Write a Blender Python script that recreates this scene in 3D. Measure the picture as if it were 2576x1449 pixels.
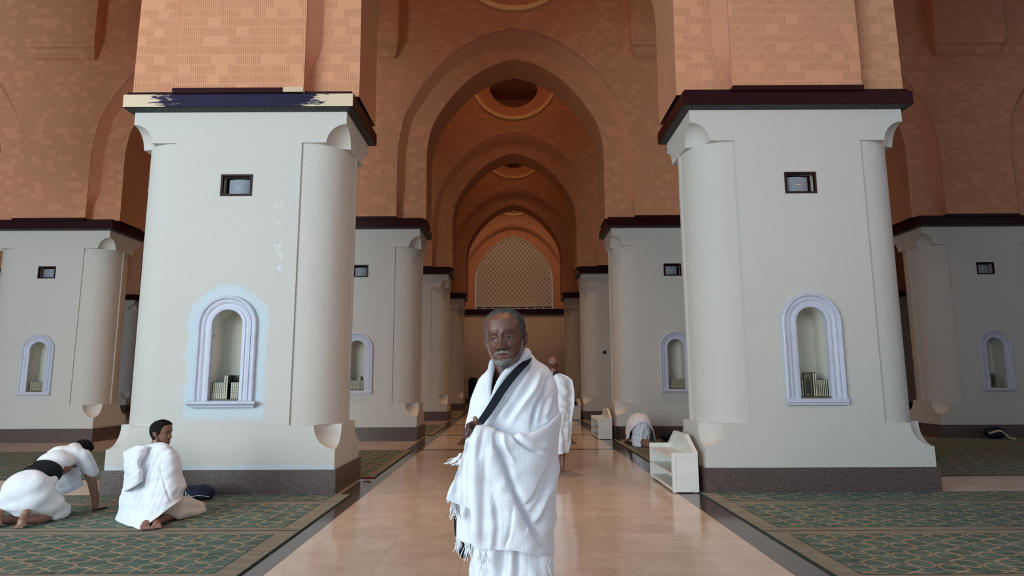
import bpy, bmesh, math, random
import numpy as np
from math import sin, cos, pi, sqrt, radians
from mathutils import Vector, Matrix
from mathutils.geometry import tessellate_polygon

for o in list(bpy.data.objects): bpy.data.objects.remove(o, do_unlink=True)
SC = bpy.context.scene
COL = SC.collection
random.seed(7); RNG = np.random.default_rng(7)

# ------------------------------------------------------------------ camera
F, TILT, YAW, ROLL, CAMH = 1559.69, .1440, -.0006, -.0045, 1.4
cam = bpy.data.objects.new('camera', bpy.data.cameras.new('camera')); COL.objects.link(cam)
_c, _s, _ct, _st = cos(YAW), sin(YAW), cos(TILT), sin(TILT)
_right = Vector((_c, -_s, 0)); _fwd = Vector((_s*_ct, _c*_ct, _st)); _up = Vector((-_s*_st, -_c*_st, _ct))
_cr, _sr = cos(ROLL), sin(ROLL)
_r2 = _right*_cr + _up*_sr; _u2 = _up*_cr - _right*_sr
_m = Matrix((_r2, _u2, -_fwd)).transposed().to_4x4(); _m.translation = (0, 0, CAMH)
cam.matrix_world = _m
cam.data.sensor_width = 36; cam.data.lens = F/2576*36; cam.data.clip_end = 200
SC.camera = cam

# ------------------------------------------------------------------ world, light, exposure
w = bpy.data.worlds.new('sky'); SC.world = w; w.use_nodes = True
w.node_tree.nodes['Background'].inputs[0].default_value = (.62, .78, 1, 1)
w.node_tree.nodes['Background'].inputs[1].default_value = .35
def area(name, loc, target, sx, sy, power, col, spread=180):
    l = bpy.data.lights.new(name, 'AREA'); l.shape = 'RECTANGLE'; l.size = sx; l.size_y = sy
    l.energy = power; l.color = col; l.spread = radians(spread)
    o = bpy.data.objects.new(name, l); COL.objects.link(o); o.location = loc
    o.rotation_euler = (Vector(target)-Vector(loc)).to_track_quat('-Z', 'Y').to_euler(); return o
area('daylight_left', (-11, -5, 4.2), (-3, 9, 2.4), 10, 6.5, 2080, (.79, .93, 1))
area('warm_fill_right', (8.5, 1.5, 5.2), (-2.6, 8.2, 2.6), 3, 3, 38, (1, .66, .45), 70)  # added warm fill towards the left column's inner side; stands for no real lamp
area('daylight_front', (0, -9, 4.2), (0, 9, 2.5), 18, 7, 330, (.88, .93, 1))
def spot(name, loc, target, power, col, size=78, blend=.6, r=.25):
    l = bpy.data.lights.new(name, 'SPOT'); l.energy = power; l.color = col; l.spot_size = radians(size); l.spot_blend = blend; l.shadow_soft_size = r
    o = bpy.data.objects.new(name, l); COL.objects.link(o); o.location = loc
    o.rotation_euler = (Vector(target)-Vector(loc)).to_track_quat('-Z', 'Y').to_euler(); return o
for yy, pw in ((4.3, 1300), (11.4, 1250), (18.2, 1400), (24.8, 1050), (30.9, 350)):
    for xx in (-7.29, .085, 7.46):
        spot('bay_lamp', (xx, yy, 13.1), (xx, yy, 0), pw*(1 if xx < 5 else .45)*(1 if abs(xx) < 1 else .7), (1, .58, .31), 44 if yy < 8 else 56)
for yy, pw in ((11.4, 26), (18.2, 34), (24.8, 26), (30.9, 16)):
    for xx in (-7.29, .085, 7.46): area('upper_fill', (xx, yy, 13.15), (xx, yy, 0), 2.4, 2.4, pw*(1 if xx < 5 else .5), (1, .52, .24))  # added warm fill, lifts the upper brickwork in place of ceiling bounce
spot('end_wall_fill', (.085, 27.6, 13.1), (.085, 34.1, 6.6), 1400, (1, .66, .42), 60)  # added fill aimed at the end wall and its screen, no fitting there
SC.view_settings.view_transform = 'Standard'; SC.view_settings.look = 'None'
SC.view_settings.gamma = 1; SC.view_settings.exposure = 0.0
SC.view_settings.use_curve_mapping = False

# ------------------------------------------------------------------ measuring helper: a pixel of the photo at depth Y
def P(u, v, Y):
    a, b = u-1288, v-724.5
    x, y = _cr*a+_sr*b, -_sr*a+_cr*b
    X, U = x/F, -y/F
    fy, fz = _ct-U*_st, _st+U*_ct
    rx, ry = _c*X+_s*fy, -_s*X+_c*fy
    k = Y/ry
    return (rx*k, Y, CAMH+fz*k)

# ------------------------------------------------------------------ materials
def srgb(r, g, b):
    f = lambda c: (c/255/12.92) if c/255 <= .04045 else ((c/255+.055)/1.055)**2.4
    return (f(r), f(g), f(b), 1)
class NT:
    def __init__(s, name):
        s.m = bpy.data.materials.new(name); s.m.use_nodes = True; s.t = s.m.node_tree
        s.b = s.t.nodes['Principled BSDF']
    def n(s, typ, **k):
        nd = s.t.nodes.new('ShaderNode'+typ)
        for a, v in k.items():
            if a.startswith('i_'):
                key = a[2:]; key = int(key) if key.isdigit() else key.replace('_', ' ')
                nd.inputs[key].default_value = v
            else: setattr(nd, a, v)
        return nd
    def l(s, a, b): s.t.links.new(a, b)
    def val(s, x, sock):
        if isinstance(x, (int, float)): sock.default_value = x
        else: s.l(x, sock)
    def math(s, op, a, b=0, c=None):
        nd = s.n('Math', operation=op); s.val(a, nd.inputs[0]); s.val(b, nd.inputs[1])
        if c is not None: s.val(c, nd.inputs[2])
        return nd.outputs[0]
    def mix(s, f, a, b):
        nd = s.n('Mix', data_type='RGBA'); s.val(f, nd.inputs[0])
        for x, sock in ((a, nd.inputs[6]), (b, nd.inputs[7])):
            if isinstance(x, tuple): sock.default_value = x
            else: s.l(x, sock)
        return nd.outputs[2]
    def coord(s, kind='Object', scale=(1, 1, 1), rot=(0, 0, 0)):
        tc = s.n('TexCoord'); mp = s.n('Mapping'); mp.inputs['Scale'].default_value = scale; mp.inputs['Rotation'].default_value = rot
        s.l(tc.outputs[kind], mp.inputs[0]); return mp.outputs[0]
    def noise(s, vec, scale, detail=3, rough=.5):
        nd = s.n('TexNoise'); nd.inputs['Scale'].default_value = scale; nd.inputs['Detail'].default_value = detail; nd.inputs['Roughness'].default_value = rough
        s.l(vec, nd.inputs['Vector']); return nd.outputs['Fac']
    def ramp(s, f, stops):
        nd = s.n('ValToRGB'); s.l(f, nd.inputs[0]); e = nd.color_ramp.elements
        while len(e) < len(stops): e.new(.5)
        for q, (p, c) in zip(e, stops): q.position = p; q.color = c if isinstance(c, tuple) else (c, c, c, 1)
        return nd.outputs[0]
    def bump(s, h, dist=.01, strength=1, prev=None):
        nd = s.n('Bump'); nd.inputs['Distance'].default_value = dist; nd.inputs['Strength'].default_value = strength
        s.l(h, nd.inputs['Height'])
        if prev: s.l(prev, nd.inputs['Normal'])
        return nd.outputs[0]
    def out(s, col=None, rough=None, nrm=None, spec=None, **k):
        if col is not None:
            if isinstance(col, tuple): s.b.inputs['Base Color'].default_value = col
            else: s.l(col, s.b.inputs['Base Color'])
        if rough is not None: s.val(rough, s.b.inputs['Roughness'])
        if nrm is not None: s.l(nrm, s.b.inputs['Normal'])
        if spec is not None: s.b.inputs['Specular IOR Level'].default_value = spec
        for a, v in k.items(): s.b.inputs[a.replace('_', ' ')].default_value = v
        return s.m
M = {}
def simple(name, col, rough=.6, spec=.5, bumpscale=None, bd=.002, **k):
    t = NT(name); nrm = None
    v = t.coord()
    n = t.noise(v, 9, 4); c = t.mix(n, tuple(x*.88 for x in col[:3])+(1,), tuple(min(1, x*1.12) for x in col[:3])+(1,))
    if bumpscale: nrm = t.bump(t.noise(v, bumpscale, 3), bd)
    M[name] = t.out(c, rough, nrm, spec, **k); return M[name]

def plaster(name, patch=False, tint=(.585, .565, .52, 1)):
    t = NT(name); v = t.coord()
    big = t.noise(v, .9, 4); col = t.mix(big, tint, tuple(x*.93 for x in tint[:3])+(1,))
    if patch:   # fresh bluish-white paint brushed round the niche and along the plinth
        sp = t.n('SeparateXYZ'); t.l(v, sp.inputs[0])
        x, y, z = sp.outputs
        wob = t.math('MULTIPLY', t.math('SUBTRACT', t.noise(v, 5, 5, .65), .5), .22)
        dz = t.math('MAXIMUM', t.math('SUBTRACT', z, 2.08), 0)
        d = t.math('SQRT', t.math('ADD', t.math('MULTIPLY', x, x), t.math('MULTIPLY', dz, dz)))
        m1 = t.math('LESS_THAN', t.math('ADD', d, wob), .50)
        m1 = t.math('SMOOTH_MIN', 1, 1, .1) if False else m1
        soft = t.n('MapRange', interpolation_type='SMOOTHSTEP'); t.l(t.math('ADD', d, wob), soft.inputs[0])
        soft.inputs[1].default_value = .535; soft.inputs[2].default_value = .475; soft.inputs[3].default_value = 0; soft.inputs[4].default_value = 1
        lo = t.n('MapRange', interpolation_type='SMOOTHSTEP'); t.l(t.math('ADD', z, wob), lo.inputs[0])
        lo.inputs[1].default_value = .86; lo.inputs[2].default_value = .98
        front = t.math('LESS_THAN', y, -.5)
        m = t.math('MULTIPLY', t.math('MULTIPLY', soft.outputs[0], lo.outputs[0]), front)
        pl = t.n('MapRange'); t.l(t.math('ADD', z, t.math('MULTIPLY', wob, .9)), pl.inputs[0]); pl.inputs[1].default_value = .37; pl.inputs[2].default_value = .34
        m = t.math('MAXIMUM', m, t.math('MULTIPLY', t.math('MULTIPLY', pl.outputs[0], front), .8))
        col = t.mix(t.math('MULTIPLY', m, .8), col, (.52, .63, .70, 1))
        # pale scrape at the right of the panel
        dx = t.math('ABSOLUTE', t.math('SUBTRACT', x, .60)); sc = t.math('MULTIPLY', t.math('LESS_THAN', dx, .09), t.math('GREATER_THAN', t.noise(v, 16, 4, .7), .60))
        zz = t.math('LESS_THAN', t.math('ABSOLUTE', t.math('SUBTRACT', z, 3.2)), .5)
        col = t.mix(t.math('MULTIPLY', t.math('MULTIPLY', sc, zz), .6), col, (.70, .76, .78, 1))
    n = t.bump(t.noise(v, 55, 3, .6), .009, .6)
    n = t.bump(t.noise(v, 3, 3), .02, .5, n)
    M[name] = t.out(col, .62, n, .35)
plaster('plaster'); plaster('plaster_patched', True); plaster('wall_plaster', tint=(.66, .55, .44, 1))
plaster('niche_plaster', tint=(.66, .64, .55, 1))
simple('moulding', (.52, .54, .64, 1), .45, .5)

def brick(name, ribs=True, radial=False, tint=(.69, .325, .180, 1), bw=.165, bh=.135):
    t = NT(name); uv = t.coord('UV')
    sp = t.n('SeparateXYZ'); t.l(uv, sp.inputs[0]); x, y = sp.outputs[0], sp.outputs[1]
    row = t.math('FLOOR', t.math('DIVIDE', y, bh)); q = t.math('ADD', t.math('DIVIDE', x, bw), t.math('MULTIPLY', row, .37))
    cb = t.n('CombineXYZ'); t.l(t.math('FLOOR', q), cb.inputs[0]); t.l(row, cb.inputs[1])
    wn = t.n('TexWhiteNoise', noise_dimensions='2D'); t.l(cb.outputs[0], wn.inputs['Vector']); rid = wn.outputs['Value']
    rnd = t.math('GREATER_THAN', rid, .2)                       # ribbed or plain brick
    bx = t.math('FRACT', q); ax_ = t.math('ABSOLUTE', t.math('SUBTRACT', bx, .5))
    nr_ = max(2, round(bw/.0275))
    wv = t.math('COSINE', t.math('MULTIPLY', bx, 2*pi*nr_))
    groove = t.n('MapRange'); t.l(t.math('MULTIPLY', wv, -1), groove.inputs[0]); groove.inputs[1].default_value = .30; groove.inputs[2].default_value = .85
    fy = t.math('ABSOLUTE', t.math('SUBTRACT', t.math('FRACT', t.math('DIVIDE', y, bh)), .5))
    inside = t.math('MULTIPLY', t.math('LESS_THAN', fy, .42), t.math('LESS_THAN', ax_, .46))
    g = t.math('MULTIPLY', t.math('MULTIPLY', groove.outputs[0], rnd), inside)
    if not ribs: g = t.math('MULTIPLY', g, .1)
    mort = t.math('MAXIMUM', t.math('GREATER_THAN', fy, .475), t.math('GREATER_THAN', ax_, .485))
    n1 = t.noise(t.coord(), 1.1, 3)
    base = t.mix(n1, tuple(c*.92 for c in tint[:3])+(1,), tint)
    base = t.mix(t.math('MULTIPLY', rid, .18), base, tuple(c*.75 for c in tint[:3])+(1,))
    col = t.mix(t.math('MULTIPLY', g, .34), base, tuple(c*.55 for c in tint[:3])+(1,))  # shade of the rib grooves painted into the colour, on top of the bump
    col = t.mix(t.math('MULTIPLY', mort, .25), col, tuple(min(1, c*1.2) for c in tint[:3])+(1,))
    h = t.math('SUBTRACT', 1, t.math('MAXIMUM', g, t.math('MULTIPLY', mort, .35)))
    nr = t.bump(h, .008, .7)
    M[name] = t.out(col, .85, nr, .15)
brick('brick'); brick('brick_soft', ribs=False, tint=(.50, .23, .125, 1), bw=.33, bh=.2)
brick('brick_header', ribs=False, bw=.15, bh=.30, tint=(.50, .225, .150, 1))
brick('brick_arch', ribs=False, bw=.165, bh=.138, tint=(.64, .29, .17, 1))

def granite(name, a, b_, rough, sc=150):
    t = NT(name); v = t.coord('Object')
    n = t.noise(v, sc, 2, .7); n2 = t.noise(v, sc*.45, 2, .6)
    c = t.ramp(n, [(.38, a), (.52, b_), (.68, tuple(min(1, x*1.9) for x in b_[:3])+(1,))])
    c = t.mix(t.math('GREATER_THAN', n2, .62), c, tuple(x*.4 for x in a[:3])+(1,))
    M[name] = t.out(c, rough, None, .5)
granite('granite', (.028, .019, .017, 1), (.110, .078, .069, 1), .38, 165)
granite('granite_floor', (.05, .038, .036, 1), (.092, .070, .066, 1), .13, 90)

def marble():
    t = NT('marble'); v = t.coord('Object')
    tl = .645; sp = t.n('SeparateXYZ'); t.l(v, sp.inputs[0])
    ux = t.math('DIVIDE', t.math('ADD', sp.outputs[0], 1.80+.63*40), .6333); uy = t.math('DIVIDE', t.math('SUBTRACT', sp.outputs[1], 5.27-.645*30), .645)
    def line(u, w):
        f = t.math('ABSOLUTE', t.math('SUBTRACT', t.math('FRACT', u), .5)); return t.math('GREATER_THAN', f, .5-w)
    ln = t.math('MAXIMUM', line(ux, .0035), line(uy, .0035))
    cb = t.n('CombineXYZ'); t.l(t.math('FLOOR', ux), cb.inputs[0]); t.l(t.math('FLOOR', uy), cb.inputs[1])
    wn = t.n('TexWhiteNoise', noise_dimensions='3D'); t.l(cb.outputs[0], wn.inputs['Vector'])
    off = t.n('VectorMath', operation='MULTIPLY_ADD'); t.l(wn.outputs['Color'], off.inputs[0]); off.inputs[1].default_value = (7, 7, 7); t.l(v, off.inputs[2])
    mp = t.n('Mapping'); mp.inputs['Scale'].default_value = (1, 1.35, 1); mp.inputs['Rotation'].default_value = (0, 0, .3); t.l(off.outputs[0], mp.inputs[0])
    n = t.noise(mp.outputs[0], 2.0, 6, .62)
    vein = t.ramp(t.noise(mp.outputs[0], 2.3, 8, .7), [(.485, 0.), (.5, 1.), (.515, 0.)])
    c = t.ramp(n, [(.3, (.50, .37, .275, 1)), (.7, (.65, .52, .41, 1))])
    c = t.mix(t.math('MULTIPLY', t.math('SUBTRACT', wn.outputs['Value'], .5), .5), c, (.38, .275, .20, 1))
    c = t.mix(t.math('MULTIPLY', vein, .25), c, (.70, .60, .50, 1))
    c = t.mix(t.math('MULTIPLY', ln, .55), c, (.22, .16, .12, 1))
    M['marble'] = t.out(c, t.math('ADD', t.math('MULTIPLY', n, .05), .10), None, .5)
marble()

def carpet(name, a, b_, stripes=False):
    t = NT(name); v = t.coord('Object')
    n = t.noise(t.coord('Object', (1, 3.5, 1)), 4, 5, .65)
    f = t.noise(t.coord('Object'), 240, 2)
    c = t.mix(t.ramp(n, [(.36, 0.), (.62, 1.)]), a, b_); c = t.mix(t.math('MULTIPLY', f, .35), c, tuple(x*.55 for x in a[:3])+(1,))
    nr = t.bump(f, .004, .8)
    if stripes:
        s_ = t.math('SINE', t.math('MULTIPLY', t.n('SeparateXYZ').outputs[0], 1)) if False else t.noise(t.coord('Object', (1, 1, 1), (0, 0, .785)), 90, 1)
        c = t.mix(t.math('MULTIPLY', s_, .35), c, tuple(x*1.5 for x in b_[:3])+(1,))
    M[name] = t.out(c, .95, nr, .1)
carpet('carpet_field', (.070, .118, .103, 1), (.165, .245, .215, 1))
carpet('carpet_border', (.165, .155, .122, 1), (.29, .27, .215, 1), True)
carpet('carpet_line', (.33, .265, .185, 1), (.46, .37, .265, 1))
carpet('carpet_edge', (.03, .055, .05, 1), (.05, .085, .075, 1))

def wood(name, col, rough=.35):
    t = NT(name); v = t.coord('Object', (1, 8, 8)); n = t.noise(v, 3, 5)
    c = t.mix(n, tuple(x*.7 for x in col[:3])+(1,), col)
    M[name] = t.out(c, rough, None, .15)
wood('dark_wood', (.028, .0035, .005, 1)); wood('bare_wood', (.72, .56, .38, 1), .6)
def stripped():
    t = NT('stripped_wood'); v = t.coord('Object'); sp = t.n('SeparateXYZ'); t.l(v, sp.inputs[0])
    vn = t.coord('Object', (2.2, 1, 11))
    n = t.noise(vn, 2.2, 6, .7); n2 = t.noise(t.coord('Object', (1, 1, 30)), 1.5, 4)
    ax = t.math('ABSOLUTE', t.math('SUBTRACT', sp.outputs[0], -.03))
    zz = t.math('MULTIPLY', t.math('SUBTRACT', 5.02, sp.outputs[2]), 2.2)
    e = t.math('ADD', t.math('ADD', ax, t.math('MULTIPLY', t.math('SUBTRACT', n, .5), 1.5)), t.math('MAXIMUM', zz, 0))
    mk = t.n('MapRange'); t.l(e, mk.inputs[0]); mk.inputs[1].default_value = .98; mk.inputs[2].default_value = 1.12
    paint = t.mix(n2, (.010, .007, .022, 1), (.022, .020, .065, 1))
    woodc = t.mix(n2, (.78, .66, .50, 1), (.62, .44, .27, 1))
    M['stripped_wood'] = t.out(t.mix(mk.outputs[0], paint, woodc), .45, None, .15)
stripped()
def carved():
    t = NT('carved_band'); v = t.coord('Object'); vo = t.n('TexVoronoi'); vo.inputs['Scale'].default_value = 26; t.l(v, vo.inputs['Vector'])
    c = t.ramp(vo.outputs['Distance'], [(.15, (.004, .005, .006, 1)), (.5, (.035, .042, .045, 1))])
    M['carved_band'] = t.out(c, .5, t.bump(vo.outputs['Distance'], .02), .4)
carved()
def screen():
    t = NT('carved_screen'); v = t.coord('Object', (1, 1, 1.0))
    sp = t.n('SeparateXYZ'); t.l(v, sp.inputs[0]); x, z = sp.outputs[0], sp.outputs[2]
    row = t.math('FLOOR', t.math('DIVIDE', z, .14)); sh = t.math('MULTIPLY', t.math('MODULO', row, 2), .12)
    fx = t.math('SUBTRACT', t.math('FRACT', t.math('DIVIDE', t.math('ADD', x, sh), .24)), .5)
    fz = t.math('FRACT', t.math('DIVIDE', z, .14))
    d = t.math('SQRT', t.math('ADD', t.math('MULTIPLY', t.math('MULTIPLY', fx, fx), 3.2), t.math('MULTIPLY', fz, t.math('MULTIPLY', fz, .75))))
    ed = t.ramp(d, [(.78, 0.), (.86, 1.), (.94, 0.)])
    c = t.mix(t.math('MULTIPLY', ed, .55), (.62, .53, .45, 1), (.34, .28, .23, 1))
    M['carved_screen'] = t.out(c, .7, t.bump(t.math('SUBTRACT', 1, ed), .03), .3)
screen()
simple('golden_stone', (.85, .58, .28, 1), .6)
simple('dark_tile', (.16, .13, .10, 1), .4)
simple('speaker_grey', (.20, .23, .27, 1), .5, .5)
simple('shelf_white', (.70, .70, .65, 1), .4, .5)
simple('book_dark', (.016, .022, .016, 1), .4, .5)
simple('book_spine', (.55, .50, .34, 1), .5)
simple('book_tan', (.12, .095, .055, 1), .5)
simple('paper', (.60, .56, .46, 1), .8)
simple('navy_cloth', (.006, .012, .035, 1), .7, .3, 120)
simple('black_cloth', (.008, .011, .016, 1), .8, .2, 200)
simple('white_trim', (.75, .75, .72, 1), .7)
simple('towel_thread', (.80, .84, .88, 1), .8)
simple('beige_trim', (.50, .42, .27, 1), .7)
simple('yellow_thread', (.55, .42, .03, 1), .6)
simple('red_plastic', (.30, .02, .02, 1), .5)
simple('ceiling_paint', (.38, .22, .14, 1), .9)

def towel(name, col=(.81, .86, .93, 1), cell=(.040, .031), strength=.33, use='UV', rot=0.0, grid=1.0):
    t = NT(name)
    uv = t.coord(use, (1, 1, 1), (0, 0, rot))
    dn = t.n('TexNoise'); dn.inputs['Scale'].default_value = 14; t.l(uv, dn.inputs['Vector'])
    ad = t.n('VectorMath', operation='MULTIPLY_ADD'); t.l(dn.outputs['Color'], ad.inputs[0]); ad.inputs[1].default_value = (.022, .022, 0); t.l(uv, ad.inputs[2])
    b = t.n('TexBrick'); t.l(ad.outputs[0], b.inputs['Vector']); b.offset = 0.0
    b.inputs['Scale'].default_value = 1; b.inputs['Brick Width'].default_value = cell[0]; b.inputs['Row Height'].default_value = cell[1]
    b.inputs['Mortar Size'].default_value = .0040; b.inputs['Mortar Smooth'].default_value = 1
    vis = t.ramp(t.noise(uv, 9, 3), [(.38, .1), (.62, 1.)])
    fine = t.noise(t.coord(use, (1, 2.6, 1), (0, 0, rot)), 420, 2)
    mid = t.noise(t.coord(use, (1.6, .8, 1.6), (0, 0, rot)), 75, 5, .75)
    n = t.bump(b.outputs['Fac'], .0035, -strength) if False else t.bump(t.math('SUBTRACT', 1, t.math('MULTIPLY', b.outputs['Fac'], vis)), .0034*grid, strength)
    n = t.bump(mid, .006, strength*1.5, n)
    n = t.bump(fine, .002, 1.2*strength, n)
    M[name] = t.out(col, .95, n, .1)
    t.b.inputs['Sheen Weight'].default_value = .25; t.b.inputs['Sheen Roughness'].default_value = .6
towel('terry_towel'); towel('thin_towel', cell=(.09, .05), strength=.35); towel('wrap_cloth', (.80, .84, .89, 1), use='Object', strength=.3, grid=.25)
towel('grey_cloth', (.60, .56, .50, 1), use='Object', strength=.35)

def skin(name, rough=.41, spec=.5):
    t = NT(name); a = t.n('VertexColor', layer_name='Col'); v = t.coord()
    n = t.noise(v, 45, 4, .65)
    hsv = t.n('HueSaturation'); t.l(a.outputs[0], hsv.inputs['Color']); t.l(t.math('ADD', t.math('MULTIPLY', n, .5), .75), hsv.inputs['Value'])
    nr = t.bump(t.noise(v, 260, 3, .6), .0012, .5)
    M[name] = t.out(hsv.outputs[0], rough, nr, spec)
    t.b.inputs['Subsurface Weight'].default_value = .06; t.b.inputs['Subsurface Radius'].default_value = (.01, .004, .002)
skin('skin')
def hairm(name, a, b_, sc=420, thr=(.42, .62)):
    t = NT(name); v = t.coord(); n = t.noise(v, sc, 3, .8)
    c = t.ramp(n, [(thr[0], a), (thr[1], b_)])
    M[name] = t.out(c, .75, t.bump(n, .004, 1), .25)
hairm('grey_hair', (.012, .011, .011, 1), (.24, .235, .235, 1)); hairm('white_beard', (.025, .018, .016, 1), (.62, .60, .57, 1), 380, (.40, .60))
hairm('black_hair', (.004, .003, .003, 1), (.012, .010, .009, 1))

# ------------------------------------------------------------------ mesh helpers
def finish(me, mats, smooth=False):
    for m in (mats if isinstance(mats, (list, tuple)) else [mats]): me.materials.append(M[m])
    if smooth: me.polygons.foreach_set('use_smooth', [True]*len(me.polygons))
def link(name, me, parent=None, loc=(0, 0, 0)):
    o = bpy.data.objects.new(name, me); COL.objects.link(o); o.location = loc
    if parent: o.parent = parent
    return o
def tag(o, label=None, cat=None, group=None, kind=None):
    if label: o['label'] = label
    if cat: o['category'] = cat
    if group: o['group'] = group
    if kind: o['kind'] = kind
    return o
def empty(name, label, cat, loc=(0, 0, 0), group=None, rz=0):
    o = bpy.data.objects.new(name, None); COL.objects.link(o); o.location = loc; o.rotation_euler = (0, 0, rz)
    o.empty_display_size = .1
    return tag(o, label, cat, group)
class MB:
    """collects faces (with uv and material index) into one mesh"""
    def __init__(s): s.v = []; s.f = []; s.uv = []; s.mi = []; s.sm = []
    def face(s, pts, uvs=None, mi=0, sm=False):
        i = len(s.v); s.v += [tuple(p) for p in pts]; s.f.append(tuple(range(i, i+len(pts))))
        s.uv.append(uvs or [(p[0], p[2]) for p in pts]); s.mi.append(mi); s.sm.append(sm)
    def box(s, x0, x1, y0, y1, z0, z1, mi=0, skip=''):
        a = [(x0, y0, z0), (x1, y0, z0), (x1, y1, z0), (x0, y1, z0), (x0, y0, z1), (x1, y0, z1), (x1, y1, z1), (x0, y1, z1)]
        for k, q in {'b': (3, 2, 1, 0), 't': (4, 5, 6, 7), 'f': (0, 1, 5, 4), 'r': (1, 2, 6, 5), 'k': (2, 3, 7, 6), 'l': (3, 0, 4, 7)}.items():
            if k in skip: continue
            pts = [a[i] for i in q]
            uv = [(p[0], p[1]) if k in 'bt' else ((p[0], p[2]) if k in 'fk' else (p[1], p[2])) for p in pts]
            s.face(pts, uv, mi)
    def strip(s, A, B, uvf=None, mi=0, sm=True):
        for i in range(len(A)-1):
            q = [A[i], A[i+1], B[i+1], B[i]]
            s.face(q, uvf(i) if uvf else None, mi, sm)
    def build(s, name, mats, parent=None, loc=(0, 0, 0), weld=1e-4, bevel=0):
        me = bpy.data.meshes.new(name); me.from_pydata(s.v, [], s.f)
        uvl = me.uv_layers.new(name='UVMap')
        flat = [c for f in s.uv for c in f]
        uvl.data.foreach_set('uv', [x for c in flat for x in c])
        me.polygons.foreach_set('material_index', s.mi); me.polygons.foreach_set('use_smooth', s.sm)
        if weld:
            bm = bmesh.new(); bm.from_mesh(me); bmesh.ops.remove_doubles(bm, verts=bm.verts, dist=weld)
            if bevel:
                ed = [e for e in bm.edges if len(e.link_faces) == 2 and e.calc_face_angle(0) > .6]
                bmesh.ops.bevel(bm, geom=ed, offset=bevel, segments=2, affect='EDGES')
            bm.to_mesh(me); bm.free()
        for m in (mats if isinstance(mats, (list, tuple)) else [mats]): me.materials.append(M[m])
        me.update()
        if any(s.sm): me.set_sharp_from_angle(angle=radians(32))
        return link(name, me, parent, loc)
def box_obj(name, mat, x0, x1, y0, y1, z0, z1, parent=None, bevel=0, loc=(0, 0, 0)):
    m = MB(); m.box(x0, x1, y0, y1, z0, z1); return m.build(name, mat, parent, loc, bevel=bevel)
def resample(pts, n):
    pts = np.array(pts, float); d = np.r_[0, np.cumsum(np.linalg.norm(np.diff(pts, axis=0), axis=1))]
    t = np.linspace(0, d[-1], n); return np.stack([np.interp(t, d, pts[:, k]) for k in range(pts.shape[1])], 1)
def smoothcurve(pts, n):
    pts = [np.array(p, float) for p in pts]; out = []
    e = [2*pts[0]-pts[1]]+pts+[2*pts[-1]-pts[-2]]
    for i in range(1, len(e)-2):
        for k in range(12):
            u = k/12; a, b, c, d = e[i-1:i+3]
            out.append(.5*((2*b)+(-a+c)*u+(2*a-5*b+4*c-d)*u*u+(-a+3*b-3*c+d)*u**3))
    out.append(pts[-1]); return resample(out, n)
def tessel(loops):
    """triangles of a 2-d polygon with holes -> list of index triples + flat points"""
    vl = [[Vector((p[0], p[1], 0)) for p in lp] for lp in loops]
    flat = [tuple(p) for lp in loops for p in lp]
    return tessellate_polygon(vl), flat
# ------------------------------------------------------------------ THE HALL
XC, PX, PY, Y1 = .085, 7.374, 6.573, 7.80
PH, PD = 1.44, 1.268            # half width of a plinth, its depth
TOP = 13.6
ROWY = [Y1+i*PY for i in range(4)]
# arch half profiles (from springing to apex)
IN_ = [(2.15, 5.18), (2.155, 6.0), (2.16, 6.75), (2.12, 7.2), (2.0, 7.6), (1.78, 8.0), (1.45, 8.43), (1.0, 8.86), (.5, 9.14), (0, 9.29)]
RG_ = [(2.83, 5.18), (2.825, 5.5), (2.69, 5.95), (2.67, 6.75), (2.62, 7.1), (2.43, 7.65), (1.8, 8.5), (1.25, 9.02), (.6, 9.46), (0, 9.66)]
OU_ = [(2.83, 5.18), (2.83, 5.5), (2.83, 5.95), (2.83, 6.75), (2.78, 7.2), (2.62, 7.85), (2.02, 8.82), (1.45, 9.38), (.75, 9.80), (0, 10.0)]
NA = 41
def arch(prof, cx):
    h = smoothcurve(prof, NA)
    L = [(cx-x, z) for x, z in h]; R = [(cx+x, z) for x, z in h][::-1][1:]
    return L+R
OC, OR1, OR2, ORH = 12.0, 1.56, 1.44, .91
def circle(cx, cz, r, n=48): return [(cx+r*cos(2*pi*i/n), cz+r*sin(2*pi*i/n)) for i in range(n)]
def band_curves(cx):
    """outer edge, inner edge of the flat header, inner edge of the splay (all with the same number of points)"""
    h = smoothcurve(OU_, NA); t = np.gradient(h, axis=0); t /= np.linalg.norm(t, axis=1)[:, None]
    nrm = np.stack([-t[:, 1], t[:, 0]], 1); s_ = np.linspace(0, 1, NA)
    nrm[-1] = (0, -1); d = .16+.15*np.clip((s_-.45)/.55, 0, 1)**1.3
    low = np.clip((h[:, 1]-5.45)/.5, 0, 1); low = low*low*(3-2*low)
    d = d*(.03+.97*low)
    a = h+nrm*np.clip(d-.155, .002, 1)[:, None]; b = h+nrm*d[:, None]
    a[:, 0] = np.clip(a[:, 0], 0, 9); b[:, 0] = np.clip(b[:, 0], 0, 9); a[-1] = (0, 10.0-.155); b[-1] = (0, 9.66)
    def both(q):
        L_ = [(cx-x, z) for x, z in q]; return L_+[(cx+x, z) for x, z in q][::-1][1:]
    return both(h), both(a), both(b)
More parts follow.
